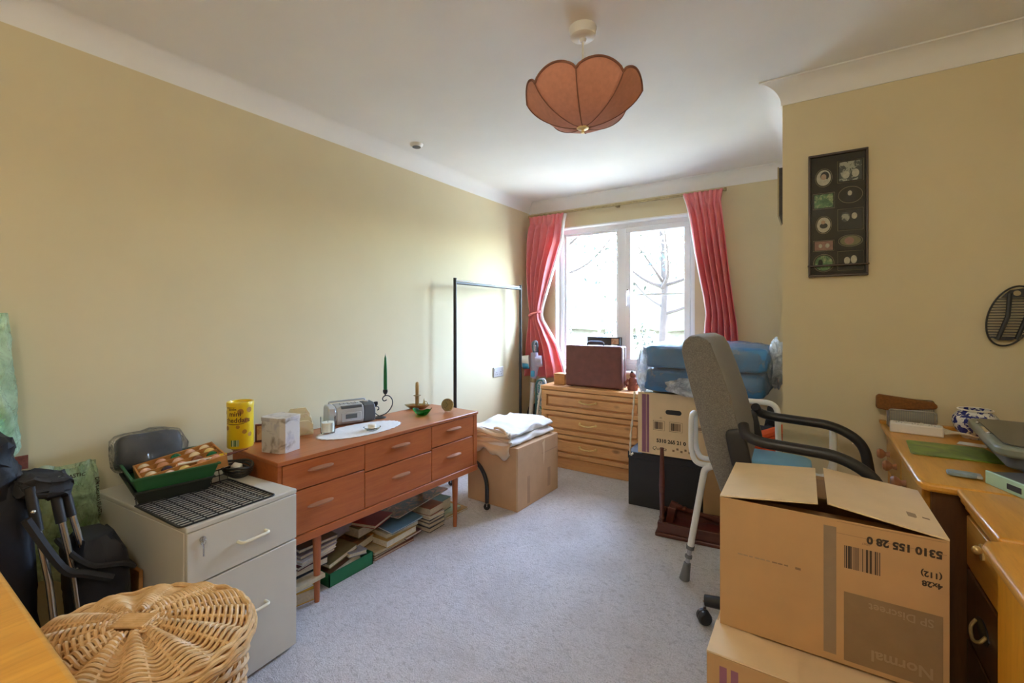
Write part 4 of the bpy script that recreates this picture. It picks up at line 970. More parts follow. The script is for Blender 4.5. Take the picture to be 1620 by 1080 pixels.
# ------------------------------------------------------------------ pine chest of drawers under the window
CH = thing('chest_of_drawers', 'pine chest of three panelled drawers with brass handles below the window', 'chest of drawers', (-1.926, 3.38, 0))
cw, cd, chh = .90, .385, .676
obj('top', G().box(-.006, -.012, chh - .034, cw + .006, cd, chh), 'pine', CH, bevel=.006, seg=3)
obj('side_panel', G().box(0, 0, .0, .018, cd, chh - .034), 'pine_z', CH); obj('side_panel', G().box(cw - .018, 0, 0, cw, cd, chh - .034), 'pine_z', CH)
obj('back_panel', G().box(.018, cd - .01, .09, cw - .018, cd, chh - .034), 'pine', CH)
obj('plinth', G().box(.018, .004, 0, cw - .018, .022, .092), 'pine', CH, bevel=.003)
def panel_front(x0, z0, x1, z1, parent):
    d = obj('drawer', G().box(x0, .006, z0, x1, .30, z1), 'pine', parent, bevel=.002)
    wd, hd_ = .050, .034
    for b_ in ((x0, z0, x1, z0 + hd_), (x0, z1 - hd_, x1, z1)): obj('rail', G().box(b_[0], -.020, b_[1], b_[2], .006, b_[3]), 'pine', d, bevel=.005, seg=2)
    for b_ in ((x0, x0 + wd), (x1 - wd, x1)): obj('stile', G().box(b_[0], -.020, z0 + hd_ - .006, b_[1], .006, z1 - hd_ + .006), 'pine', d, bevel=.005, seg=2)
    obj('raised_panel', G().box(x0 + wd + .014, -.016, z0 + hd_ + .012, x1 - wd - .014, .006, z1 - hd_ - .012), 'pine', d, bevel=.008, seg=2)
    return d, (x0 + x1) / 2, (z0 + z1) / 2
bow = mesh(G().tube(bez([(-.068, -.004, 0), (-.062, -.022, 0), (-.03, -.026, -.008), (0, -.027, -.010), (.03, -.026, -.008), (.062, -.022, 0), (.068, -.004, 0)], 5), .0058, 8), 'bow')
for z0, z1 in ((.477, .638), (.289, .470), (.100, .282)):
    d, mx_, mz = panel_front(.006, z0, cw - .006, z1, CH)
    h_ = obj('handle', bow, 'brass', d, loc=(mx_ - .02, -.018, mz + .012))
    for s_ in (-1, 1): obj('handle_rose', G().lathe([(0, 0), (.011, 0), (.008, .006), (0, .007)], 14), 'brass', d, loc=(mx_ - .02 + s_ * .068, -.016, mz + .012), rot=(radians(90), 0, 0))
ZT = chh
# briefcase
t = thing('briefcase', 'maroon hard briefcase standing on the pine chest', 'briefcase', (-1.486, 3.50, ZT))
obj('front_shell', G().box(-.243, -.062, .006, .243, -.004, .345), 'leather', t, bevel=.014, seg=3)
obj('back_shell', G().box(-.243, .004, .006, .243, .055, .345), 'leather', t, bevel=.014, seg=3)
obj('metal_band', G().box(-.239, -.004, .010, .239, .004, .341), 'steel', t)
obj('handle', G().tube(rounded([(-.07, 0, .342), (-.07, 0, .365), (-.05, 0, .374), (.05, 0, .374), (.07, 0, .365), (.07, 0, .342)], .018), .0075, 8), 'black_plastic', t)
for s_ in (-1, 1): obj('latch', G().box(s_ * .155 - .022, -.012, .340, s_ * .155 + .022, .012, .350), 'brass', t, bevel=.002); obj('foot', G().box(s_ * .2 - .01, -.03, 0, s_ * .2 + .01, .03, .008), 'black_plastic', t)
# wooden box and doll
t = thing('wooden_box', 'plain orange wooden box left of the briefcase', 'box', (-1.80, 3.52, ZT))
obj('box_body', G().box(-.055, -.05, 0, .045, .05, .075), 'ballbox_wood', t, bevel=.002); obj('box_lid', G().box(-.057, -.052, .076, .047, .052, .094), 'ballbox_wood', t, bevel=.002)
t = thing('carved_figure', 'small reddish carved figure right of the briefcase', 'ornament', (-1.185, 3.53, ZT))
obj('figure_body', G().lathe([(0, 0), (.038, 0), (.042, .02), (.03, .05), (.034, .075), (.022, .10), (0, .102)], 16), 'terracotta_doll', t)
obj('figure_head', G().sphere((0, 0, .118), .024, 12, 8), 'terracotta_doll', t); obj('figure_hat', G().sphere((-.004, 0, .138), .014, 10, 6), 'black_plastic', t)
obj('figure_arm', G().tube(bez([(-.03, -.01, .085), (-.05, -.02, .055), (-.03, -.035, .035)], 5), .009, 7), 'terracotta_doll', t); obj('figure_arm', G().tube(bez([(.03, -.01, .085), (.05, -.02, .055), (.03, -.035, .035)], 5), .009, 7), 'terracotta_doll', t)
# sill: dark radio-like box behind briefcase
t = thing('sill_tray', 'long black photo tray on the window sill behind the briefcase', 'tray', (-1.555, YB + .03, WZ0 + .002))
obj('tray_body', G().box(-.14, -.03, 0, .165, .03, .285), 'black_plastic', t, bevel=.004)
obj('picture', G().box(.09, -.0315, .225, .155, -.0305, .275), 'picture_small', t)
# ------------------------------------------------------------------ corner things left of the chest
t = thing('cordless_vacuum', 'blue and lilac cordless stick vacuum propped in the corner', 'vacuum cleaner', (-2.13, 3.575, 0), radians(20))
obj('wand', G().tube([(-.045, 0, .03), (-.02, 0, .35), (.0, 0, .68)], .020, 12), 'white_plastic', t)
obj('wand_joint', G().tube([(.0, 0, .66), (.004, 0, .70)], .026, 12), 'brass_dull', t)
obj('motor_body', G().tube([(.004, 0, .70), (.018, -.01, .80), (.015, 0, .93)], [.028, .04, .035], 14), 'vac_lilac', t)
obj('blue_button', G().box(-.012, -.052, .715, .024, -.03, .77), 'vac_blue', t, bevel=.006)
obj('dust_bin', G().tube([(-.10, -.01, .845), (-.03, -.01, .85)], [.052, .058], 18), 'white_plastic', t)
obj('bin_band', G().tube([(-.085, -.02, .825), (-.03, -.02, .828)], [.045, .045], 18), 'vac_blue', t)
obj('cyclone', G().tube([(.03, .0, .85), (.085, 0, .855)], [.058, .05], 18), 'vac_lilac', t)
obj('grip', G().tube(rounded([(.015, 0, .92), (.0, 0, 1.02), (.03, .02, 1.03), (.035, .02, .93)], .02), .016, 10), 'charcoal_plastic', t)
obj('trigger', G().tube([(.02, -.01, .94), (.02, -.015, 1.0)], .012, 8), 'steel', t)
obj('floor_head', G().box(-.09, -.05, 0, .07, .05, .05), 'charcoal_plastic', t, bevel=.012)
t = thing('ironing_board', 'folded ironing board with blue patterned cover beside the pine chest', 'ironing board', (-1.995, 3.50, .0))
def ib(o_, h0): return [(-.055 + o_, h0), (.05 - o_, h0)]
pts = rounded([(-.06, 0, .02), (-.045, 0, .68), (-.02, 0, .712), (.035, 0, .712), (.045, 0, .68), (.045, 0, .02)], .04)
g = G(); pol = [(p.x, p.z) for p in pts]; g.prism(pol, -.012, .012, 'y'); obj('board', g, 'board_cover', t, bevel=.006)
obj('leg_tube', G().tube(rounded([(-.035, -.035, .0), (-.04, -.03, .66), (-.02, -.028, .70), (.03, -.028, .70)], .03), .009, 8), 'cover_teal', t)
obj('leg_tube', G().tube(rounded([(-.06, -.03, .0), (-.02, -.035, .45), (.02, -.035, .66)], .03), .010, 8), 'white_metal', t)
T(obj('navy_bag', sackbody((-2.215, 3.72, 0), .055, .036, 0, .42, (0, 0), 31, .05), 'navy_fabric'), 'navy patterned bag on the floor behind the vacuum', 'bag')
# ------------------------------------------------------------------ curtain pole and curtains
t = thing('curtain_pole', 'thin brass curtain track above the window', 'curtain pole', (0, 3.735, 2.212))
obj('rail', G().box(-2.262, -.007, -.009, -.545, .007, .009), 'brass_dull', t, bevel=.003)
for x in (-2.262, -.545): obj('end_stop', G().box(x - .008, -.010, -.013, x + .008, .010, .013), 'brass_dull', t, bevel=.003)
for x in (-2.1, -1.4, -.7): obj('bracket', G().box(x - .012, .007, -.012, x + .012, YB - 3.735, .014), 'brass_dull', t)
def lerp_tab(tab, z):
    for (z0, a0, b0), (z1, a1, b1) in zip(tab, tab[1:]):
        if z <= z0 and z >= z1:
            k = (z0 - z) / (z0 - z1); k = k * k * (3 - 2 * k) if False else k
            return a0 + (a1 - a0) * k, b0 + (b1 - b0) * k
    return tab[-1][1:]
def curtain(label, tab, folds, seed, lining_side, name='curtain'):
    t = thing(name, label, 'curtain', (0, 3.70, 0), 0, 'pair of curtains')
    zt_, zb_ = tab[0][0], tab[-1][0]
    def f(u, v):
        z = zt_ + (zb_ - zt_) * v; a, b = lerp_tab(tab, z); wdt = b - a
        amp = min(.050, .018 + .09 * v) * (wdt / .35 + .30) ; ph = 2 * pi * folds * u + .5 * sin(3 * u + seed) + .5 * v
        x = a + wdt * (u + .012 * sin(ph * 2)); y = -amp * sin(ph) + .008 * fbm(u * 8, v * 6, seed)
        if v < .055: y = -.012 * sin(2 * pi * folds * 1.5 * u); z += 0
        return (x, y, z)
    obj('drape', G().grid(f, folds * 16, 60), 'curtain', t, solid=.003, ang=180)
    e0 = 1 if lining_side > 0 else 0
    def lf(u, v):
        p = f(e0 - lining_side * .0 , v); return (p[0] + lining_side * (.002 + .012 * u), p[1] + .012 + .03 * u, p[2])
    obj('lining', G().grid(lf, 2, 60), 'lining', t, solid=.002)
    hk = mesh(G().tube([(0, 0, 0), (0, .03, .012)], .002, 5), 'hook')
    a, b = tab[0][1:]
    for k in range(7): obj('hook', hk, 'brass', t, loc=(a + (b - a) * (k + .5) / 7, .004, zt_ - .004))
    return t, f
cl, fl_ = curtain('left pink curtain tied in at the waist beside the wall', [(2.198, -2.246, -1.878), (2.12, -2.238, -1.900), (1.95, -2.256, -1.925), (1.74, -2.258, -2.000), (1.5, -2.245, -2.075), (1.36, -2.232, -2.118), (1.28, -2.226, -2.132), (1.22, -2.236, -2.115), (1.0, -2.256, -1.975), (.80, -2.262, -1.900), (.70, -2.262, -1.880)], 5, 1, 1)
obj('tie_back', G().tube([(-2.18 + .060 * cos(q), -.004 + .042 * sin(q), 1.285 + .02 * cos(q)) for q in [2 * pi * k / 24 for k in range(24)]], .010, 7, True), 'curtain', cl)
cr, fr_ = curtain('right pink curtain hanging beside the grey office chair', [(2.212, -.838, -.558), (2.13, -.812, -.572), (2.02, -.790, -.560), (1.75, -.752, -.532), (1.40, -.686, -.490), (1.28, -.672, -.475), (1.2, -.68, -.462), (1.0, -.69, -.445), (.55, -.72, -.42)], 5, 4, -1)

# ------------------------------------------------------------------ boxes under the window
t = thing('storage_box', 'black lidded storage box on the carpet below the moving box', 'box', (-1.033, 2.974, 0), radians(3))
obj('box_body', G().box(.004, .004, 0, .456, .355, .315), 'black_card', t, bevel=.003); obj('box_lid', G().box(0, 0, .31, .46, .36, .355), 'black_card', t, bevel=.004)
T(obj('brown_carton', G().box(-.560, 2.98, 0, -.20, 3.36, .375), 'cardboard', bevel=.003), 'plain brown carton behind the white tubular legs', 'carton')
QB = thing('moving_box', 'brown moving box with purple band and barcodes beside the pine chest', 'carton', (-.945, 2.915, .377), radians(2.5))
qw, qd, qh = .437, .36, .392
g = G(); g.box(0, .004, 0, qw, qd, qh); obj('carton_body', g, 'cardboard_light', QB, bevel=.003)
F_ = lambda x, z, y=.0025: frame((x, y, z), (1, 0, 0), (0, 0, 1))
obj('front_flap', G().box(.0, .0032, .0, qw, .0045, qh), 'cardboard_light', QB)
quad('printed_band', .026, qh - .02, 'print_purple', QB, F_(.026, .008)); quad('printed_band', .016, qh - .02, 'print_purple', QB, F_(.056, .008))
hole = G(); hole.prism(rbox(.048, .0145, 0, .0144, 5), 0, .001, 'z'); obj('hand_hole', hole, 'black_card', QB, M=F_(.222, .278, .0026))
for x, z, w_, h_ in ((.105, .165, .072, .062), (.205, .165, .078, .062), (.345, .185, .06, .036)):
    g = G(); 
    for b_ in ((0, 0, w_, .0018), (0, h_ - .0018, w_, h_), (0, 0, .0018, h_), (w_ - .0018, 0, w_, h_)): g.box(b_[0], b_[1], 0, b_[2], b_[3], .0003)
    obj('label_outline', g, 'print_brown', QB, M=F_(x - .008, z - .008, .0026))
    quad('barcode', w_ - .018, h_ - .016, 'barcode_small', QB, F_(x, z, .0024))
text('printed_number', '5310 265 21 0', .031, 'print_black', QB, F_(.118, .082, .0022), bold=.0012, sx=.98)
text('printed_brand', 'Quinta', .032, 'print_black', QB, F_(.09, .032, .0022), shear=.3)
text('printed_mark', '85', .016, 'print_brown', QB, F_(.138, .232, .0022))
for k in range(6): quad('printed_symbol', .013, .013, 'print_brown', QB, F_(.215 + k * .024, .034 + .012 * (k % 2), .0022))
t = T(obj('knotted_cord', G().tube(bez([(-.962, 2.905, .77), (-.972, 2.895, .62), (-.985, 2.89, .45), (-.990, 2.90, .36), (-.985, 2.94, .357)], 8), [.006 + .0022 * sin(k * 1.9) for k in range(33)], 7), 'rope'), 'pale twisted cord hanging down the moving box corner', 'cord')
# blue mattress in plastic
BM = thing('wrapped_mattress', 'blue folded foam mattress wrapped in clear plastic on the moving box', 'mattress', (-.560, 3.13, .776))
for k, (z, hh) in enumerate(((.0, .145), (.148, .150))):
    obj('foam_block', pillow(.345, .27, hh / 2, 40, 20, seed=k * 3 + 1, amp=.030, e=.24), 'blue_vinyl', BM, loc=(.01 * k, 0, z + hh / 2 + .006))
def wrapf(u, v):
    q = 2 * pi * u; p = pi * (v - .5); e = .38
    cp = math.copysign(abs(cos(p)) ** e, cos(p)); sp = math.copysign(abs(sin(p)) ** e, sin(p))
    x = .368 * cp * math.copysign(abs(cos(q)) ** e, cos(q)); y = .292 * cp * math.copysign(abs(sin(q)) ** e, sin(q)); z = .160 + .160 * sp
    w_ = 1 + .035 * fbm(x * 22, y * 20 + z * 30, 4)
    return (x * w_, y * w_, max(.003, z + .006 * fbm(x * 30, z * 26, 2)))
obj('plastic_wrap', G().grid(wrapf, 70, 34), 'clear_plastic', BM)
def tuft(c, r, seed, n=18):
    g = G()
    def f(u, v):
        q = 2 * pi * u; p = pi * (v - .5); w_ = 1 + .22 * fbm(q * 2, v * 6, seed) + .08 * sin(7 * q + seed)
        return (c[0] + r[0] * cos(p) * cos(q) * w_, c[1] + r[1] * cos(p) * sin(q) * w_, c[2] + r[2] * sin(p) * w_)
    return g.grid(f, 36, n)
obj('gathered_film', tuft((.385, .02, .20), (.065, .14, .13), 3), 'clear_bag_white', BM); obj('gathered_film', tuft((-.03, -.285, .055), (.15, .03, .050), 8), 'clear_bag_white', BM)
obj('gathered_film', tuft((-.35, -.20, .14), (.035, .10, .13), 5), 'clear_bag_white', BM)
# things in the recess corner behind the chairs
t = thing('dark_crate', 'dark blue bag with orange straps in the recess behind the chair', 'bag', (-.235, 2.79, 0))
obj('bag_body', sackbody((.0, 0, 0), .105, .085, 0, .66, (0, 0), 41, .02), 'dark_blue_cloth', t)
for k in range(3): obj('orange_strap', G().tube(bez([(-.02, -.09, .52 + .05 * k), (.06, -.105, .57 + .045 * k), (.115, -.07, .60 + .04 * k)], 5), .022, 8), 'orange_cloth', t)
t = thing('black_umbrella', 'short folded black umbrella poking up in the recess', 'umbrella', (-.19, 2.93, 0), 0)
obj('folded_canopy', G().tube([(-.03, 0, .20), (-.02, 0, .55), (.0, 0, .72)], [.018, .035, .02], 10), 'black_fabric', t)
obj('shaft', G().tube([(-.04, 0, .0), (-.03, 0, .20)], .006, 8), 'steel', t); obj('handle', G().sphere((.008, 0, .735), .032, 10, 8), 'black_plastic', t)

# ------------------------------------------------------------------ upturned mahogany stool
US = thing('upturned_table', 'small dark mahogany table lying upside down on the carpet', 'table', (-.742, 2.640, 0), radians(6))
uw, ud = .365, .25
obj('tabletop', G().box(-.012, -.012, 0, uw + .012, ud + .012, .022), 'mahogany', US, bevel=.006, seg=3)
obj('underside', G().box(.02, .02, .022, uw - .02, ud - .02, .026), 'mahogany_red', US)
for b_ in ((0, 0, uw, .018), (0, ud - .018, uw, ud), (0, .018, .018, ud - .018), (uw - .018, .018, uw, ud - .018)): obj('apron', G().box(b_[0], b_[1], .022, b_[2], b_[3], .078), 'mahogany', US, bevel=.003)
legp = [(.017, .02), (.017, .075), (.012, .085), (.017, .10), (.012, .112), (.014, .20), (.017, .28), (.012, .44), (.010, .50)]
obj('leg', G().lathe([(0, .02)] + legp + [(0, .50)], 14, (.022, .022, 0)), 'mahogany', US)
obj('leg', G().lathe([(0, .02)] + legp + [(0, .50)], 14, (uw - .022, ud - .022, 0)), 'mahogany', US)
Ml = frame((.06, .20, .115), (0, 0, 1), (0, 1, 0))
lg = mesh(G().lathe([(0, 0)] + [(r, z - .02) for r, z in legp] + [(0, .48)], 14), 'leg')
obj('loose_leg', lg, 'mahogany', US, M=Matrix.Translation((.05, .17, .125)) @ Matrix.Rotation(radians(103), 4, 'Y') @ Matrix.Rotation(radians(-8), 4, 'X'))
obj('corner_block', G().box(.018, .10, .026, .060, .21, .145), 'mahogany', US, bevel=.004, rot=(0, radians(12), 0))

# ------------------------------------------------------------------ perching stool (white tubes, blue seat)
PS = thing('perching_stool', 'white tubular perching stool with blue padded seat and rubber feet', 'stool', (-.205, 2.335, 0))
obj('seat_pad', pillow(.205, .115, .028, 34, 12, seed=1, amp=.004), 'blue_seat', PS, loc=(.0, .02, .600))
obj('seat_board', G().box(-.19, -.085, .565, .19, .125, .576), 'white_plastic', PS)
for s_ in (-1, 1):
    x = s_ * .278
    obj('arm_loop', G().tube(rounded([(s_ * .17, -.05, .560), (s_ * .26, -.05, .558), (x, -.05, .62), (x, -.045, .785), (x, .045, .785), (x, .05, .62), (s_ * .26, .05, .558), (s_ * .17, .05, .560)], .035, 6), .0125, 10), 'white_metal', PS)
for sx_ in (-1, 1):
    for fy, ty in ((-.055, -.06), (.10, .10)):
        top_ = Vector((sx_ * (.17 if fy < 0 else .12), ty, .565)); kn = Vector((sx_ * .215, ty, .545)); ft = Vector((sx_ * (.300 if fy < 0 else .130), fy, .0)); kn = kn if fy < 0 else Vector((sx_ * .125, ty, .54)); d_ = (ft - kn)
        if sx_ < 0 and fy < 0: ft = Vector((-.305, -.066, 0)); d_ = ft - kn
        p1 = kn + d_ * .70; p2 = kn + d_ * .78; p3 = kn + d_ * .85; p4 = kn + d_ * .999
        obj('leg', G().tube(rounded([top_, kn, p1], .04, 6), .0150, 12), 'white_metal', PS)
        obj('leg_extension', G().tube([p1 - d_ * .02, p3 + d_ * .02], .0105, 12), 'steel', PS)
        obj('leg_collar', G().tube([p1 - d_ * .008, p1 + d_ * .022], .0185, 14), 'grey_rubber', PS); obj('leg_collar', G().tube([p2 - d_ * .0, p2 + d_ * .022], .0165, 14), 'grey_rubber', PS)
        obj('rubber_foot', G().tube([p3, p3 + d_ * .06, p4], [.016, .019, .024], 14), 'grey_rubber', PS)
obj('back_hoop', G().tube(rounded([(-.10, .135, .56), (-.10, .14, .845), (.068, .14, .845), (.075, .14, .56)], .05, 7), .0130, 10), 'white_metal', PS)

# ------------------------------------------------------------------ office chair
OC = thing('office_chair', 'grey upholstered office chair with black tubular arms', 'chair', (-.075, 2.015, 0))
# backrest: side profile (x,z) in world, lofted across y with rounded ends
Lp = [(-.268, .575), (-.285, .612), (-.327, .733), (-.371, .918), (-.406, 1.06), (-.420, 1.125), (-.414, 1.160), (-.392, 1.180)]
Rp = [(-.355, 1.183), (-.322, 1.168), (-.305, 1.14), (-.270, 1.046), (-.235, .935), (-.205, .801), (-.200, .70), (-.225, .60), (-.245, .570)]
prof = [(x + .075, z) for x, z in Lp + Rp]
def loft_back():
    g = G(); n = len(prof); cx = sum(p[0] for p in prof) / n; cz = sum(p[1] for p in prof) / n
    secs = [(-.205, .90), (-.200, .955), (-.188, .985), (-.165, 1.0), (-.08, 1.0), (0, 1.0), (.08, 1.0), (.165, 1.0), (.188, .985), (.200, .955), (.205, .90)]
    vs = []
    for y, k in secs:
        for x, z in prof:
            zz = cz + (z - cz) * (1 - (1 - k) * .5); dx = (x - (cx + (z - cz) * -.28)) * k
            dish = .03 * (1 - (y / .205) ** 2) if x > cx + (z - cz) * -.28 else .0
            vs.append((cx + (z - cz) * -.28 + dx - dish, y, zz))
    fs = [(r * n + i, r * n + (i + 1) % n, (r + 1) * n + (i + 1) % n, (r + 1) * n + i) for r in range(len(secs) - 1) for i in range(n)] + [tuple(range(n - 1, -1, -1)), tuple((len(secs) - 1) * n + i for i in range(n))]
    return g.add(vs, fs)
obj('backrest', loft_back(), 'grey_tweed', OC, ang=60)
obj('piping', G().tube(bez([(-.245 + .0, -.194, 1.155), (-.208, -.199, 1.04), (-.172, -.200, .93), (-.142, -.200, .80), (-.136, -.2, .70), (-.16, -.198, .60)], 6), .004, 6), 'grey_tweed', OC)
obj('seat', pillow(.235, .205, .045, 34, 14, seed=3, amp=.006), 'grey_tweed', OC, loc=(.03, 0, .515))
for s_ in (-1, 1):
    y = s_ * .245
    obj('armrest', G().tube(rounded([(-.130, s_ * .200, .865), (-.120, s_ * .235, .835), (-.07, y, .822), (.150, y, .812), (.245, y, .755), (.275, y, .56), (.15, s_ * .19, .48), (.05, s_ * .15, .478)], .07, 7), .0185, 12), 'black_plastic', OC)
    obj('arm_mount', pillow(.034, .014, .075, 18, 10, seed=2, amp=.01), 'black_plastic', OC, loc=(-.145, s_ * .205, .775), rot=(0, radians(-12), 0))
obj('back_bracket', G().tube(bez([(-.19, 0, .68), (-.22, 0, .56), (-.1, 0, .455), (.02, 0, .45)], 6), .022, 8), 'black_plastic', OC)
obj('gas_lift', G().tube([(.03, 0, .10), (.03, 0, .30), (.03, 0, .47)], [.028, .026, .018], 14), 'black_plastic', OC)
for k in range(5):
    a = radians(182) + k * 2 * pi / 5; ex, ey = .03 + .325 * cos(a), .325 * sin(a)
    obj('base_arm', G().tube([(.03, 0, .115), (.03 + .15 * cos(a), .15 * sin(a), .105), (ex, ey, .085)], [.032, .027, .022], 10), 'black_plastic', OC)
    cs = obj('castor', G().lathe([(0, -.024), (.022, -.024), (.027, -.016), (.027, -.003), (.024, 0), (.027, .003), (.027, .016), (.022, .024), (0, .024)], 18), 'black_plastic', OC, loc=(ex - .018 * sin(a), ey + .018 * cos(a), .027), rot=(radians(90), 0, a + .5))
    obj('castor_stem', G().tube([(ex, ey, .03), (ex, ey, .08)], .008, 8), 'steel', OC)

# ------------------------------------------------------------------ stacked cartons in the right foreground
def carton(name, label, loc, rz, w_, d_, h_, mat):
    t = thing(name, label, 'carton', loc, rz); k = .004
    obj('front_wall', G().box(0, 0, 0, w_, k, h_), mat, t, bevel=.001); obj('back_wall', G().box(0, d_ - k, 0, w_, d_, h_), mat, t)
    obj('side_wall', G().box(0, k, 0, k, d_ - k, h_), mat, t, bevel=.001); obj('side_wall', G().box(w_ - k, k, 0, w_, d_ - k, h_), mat, t)
    obj('bottom', G().box(k, k, 0, w_ - k, d_ - k, k), mat, t)
    return t
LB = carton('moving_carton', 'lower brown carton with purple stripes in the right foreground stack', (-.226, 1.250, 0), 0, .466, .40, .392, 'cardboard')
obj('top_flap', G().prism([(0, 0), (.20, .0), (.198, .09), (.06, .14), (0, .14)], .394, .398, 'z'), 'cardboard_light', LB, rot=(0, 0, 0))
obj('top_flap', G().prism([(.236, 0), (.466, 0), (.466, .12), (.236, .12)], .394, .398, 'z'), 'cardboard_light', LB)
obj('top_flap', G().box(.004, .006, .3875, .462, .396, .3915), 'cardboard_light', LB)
FL = lambda x, z, y=-.0006: frame((x, y, z), (1, 0, 0), (0, 0, 1))
quad('printed_band', .017, .36, 'print_purple', LB, FL(.030, .010)); quad('printed_band', .017, .36, 'print_purple', LB, FL(.056, .010))
UB = carton('moving_carton', 'upper brown carton with upside-down lettering in the right foreground stack', (-.2145, 1.376, .400), radians(.6), .470, .345, .352, 'cardboard')
# flaps: two hinged on the front edge region, slightly lifted
def flap(x0, x1, zl, zr, taper, back):
    g = G(); th_ = .0035
    a = [(x0, .0, zl), (x1, .0, zr), (x1 - taper, back, zr + .0), (x0 + taper, back, zl)]
    g.add([(p[0], p[1], p[2]) for p in a] + [(p[0], p[1], p[2] + th_) for p in a], [(0, 3, 2, 1), (4, 5, 6, 7), (0, 1, 5, 4), (1, 2, 6, 5), (2, 3, 7, 6), (3, 0, 4, 7)])
    return g
H2 = .352
g = G(); g.add([(0, 0, H2), (.226, -.006, H2 + .030), (.226, .34, H2 + .022), (0, .345, H2), (0, 0, H2 + .0035), (.226, -.006, H2 + .0335), (.226, .34, H2 + .0255), (0, .345, H2 + .0035)], [(0, 3, 2, 1), (4, 5, 6, 7), (0, 1, 5, 4), (1, 2, 6, 5), (2, 3, 7, 6), (3, 0, 4, 7)])
obj('top_flap', g, 'cardboard_light', UB)  # top paler than the walls: light from above painted into the flaps
g = G(); g.add([(.470, 0, H2), (.470, .345, H2), (.246, .342, H2 + .026), (.246, -.004, H2 + .034), (.470, 0, H2 + .0035), (.470, .345, H2 + .0035), (.246, .342, H2 + .0295), (.246, -.004, H2 + .0375)], [(0, 3, 2, 1), (4, 5, 6, 7), (0, 1, 5, 4), (1, 2, 6, 5), (2, 3, 7, 6), (3, 0, 4, 7)])
fr = obj('top_flap', g, 'cardboard_light', UB)
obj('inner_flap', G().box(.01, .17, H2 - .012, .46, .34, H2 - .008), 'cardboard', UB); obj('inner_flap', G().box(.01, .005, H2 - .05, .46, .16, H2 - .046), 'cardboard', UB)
# prints: the carton stands upside down, so its lettering does too
UD = lambda x, z, y=-.0008: frame((x, y, z), (-1, 0, 0), (0, 0, -1))
FU = lambda x, z, y=-.0006: frame((x, y, z), (1, 0, 0), (0, 0, 1))
quad('printed_band', .026, .315, 'print_band', UB, FU(.238, .018))
quad('printed_panel', .180, .168, 'print_grey', UB, FU(.279, .012))
text('printed_number', '5310 155 28 0', .0235, 'print_black', UB, UD(.458, .325), bold=.0011, sx=.98)
text('printed_count', '(112)', .0175, 'print_black', UB, UD(.458, .274), bold=.0006); text('printed_count', '4x28', .0175, 'print_black', UB, UD(.458, .252), bold=.0006)
quad('barcode', .070, .055, 'barcode_card', UB, FU(.280, .238)); text('printed_digits', '0007', .008, 'print_brown', UB, UD(.33, .309))
text('printed_title', 'SP Discreet', .026, 'print_tan', UB, UD(.444, .167, -.001), bold=.0003, sx=.95)
text('printed_title', 'Normal', .036, 'print_tan', UB, UD(.444, .056, -.001), bold=.0008)
for k in range(9): quad('printed_line', .012 - .003 * (k % 3) * .5, .0035, 'print_tan' if k < 6 else 'print_brown', UB, FU(.045 + k * .0135, .205))
quad('printed_symbol', .012, .006, 'print_brown', UB, FU(.178, .203))
quad('printed_rule', .20, .0008, 'print_brown', UB, FU(.265, .319)); quad('printed_rule', .20, .0008, 'print_brown', UB, FU(.265, .347))
Mf = frame((0, 0, 0), (-1, 0, .11), (0, -1, 0))
quad('printed_symbol', .018, .030, 'print_tan', UB, Matrix.Translation((.430, .12, H2 + .0086)) @ frame((0, 0, 0), (-1, 0, .15), (0, -1, -.02))); quad('printed_symbol', .014, .008, 'print_brown', UB, Matrix.Translation((.455, .11, H2 + .0056)) @ frame((0, 0, 0), (-1, 0, .15), (0, -1, -.02)))
# ------------------------------------------------------------------ pine furniture along the right wall
ZD = .80
# writing desk against the far wall piece
DK = thing('pine_desk', 'honey pine writing desk with turned wooden knobs against the wall', 'desk', (.245, 1.655, 0))
dw, dl = .60, .842
pol = [(.022, 0), (dw, 0), (dw, dl), (0, dl), (0, .03), (.008, .010)]
obj('top', G().prism(pol, ZD - .024, ZD, 'z'), 'pine_y', DK, bevel=.008, seg=3)
obj('backboard', G().box(-.006, dl - .028, ZD, dw, dl, ZD + .014), 'pine_y', DK, bevel=.003)
obj('side_panel', G().box(.03, .03, .02, dw, .05, ZD - .024), 'dark_desk', DK); obj('side_panel', G().box(.022, dl - .04, 0, dw, dl - .02, ZD - .024), 'pine_z', DK)  # near panel painted dark for the kneehole shadow below the top
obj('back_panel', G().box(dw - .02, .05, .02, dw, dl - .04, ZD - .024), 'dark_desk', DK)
for k, (y0, y1) in enumerate(((.06, .42), (.43, .795))):
    d = obj('drawer', G().box(.014, y0, ZD - .175, .30, y1, ZD - .03), 'pine_y', DK, bevel=.004)
    for yy in ((y0 + y1) / 2 - .09, (y0 + y1) / 2 + .09) if k else ((y0 + y1) / 2 + .08,):
        obj('knob', G().lathe([(0, 0), (.012, 0), (.008, .012), (.019, .024), (.020, .032), (.014, .040), (0, .042)], 16), 'handle_wood', d, M=frame((.014, yy, ZD - .10), (0, 1, 0), (0, 0, 1)) @ Matrix.Rotation(pi, 4, 'Y'))
    obj('cupboard_door', G().box(.018, y0, .05, .034, y1, ZD - .185), 'pine_z', DK, bevel=.003)
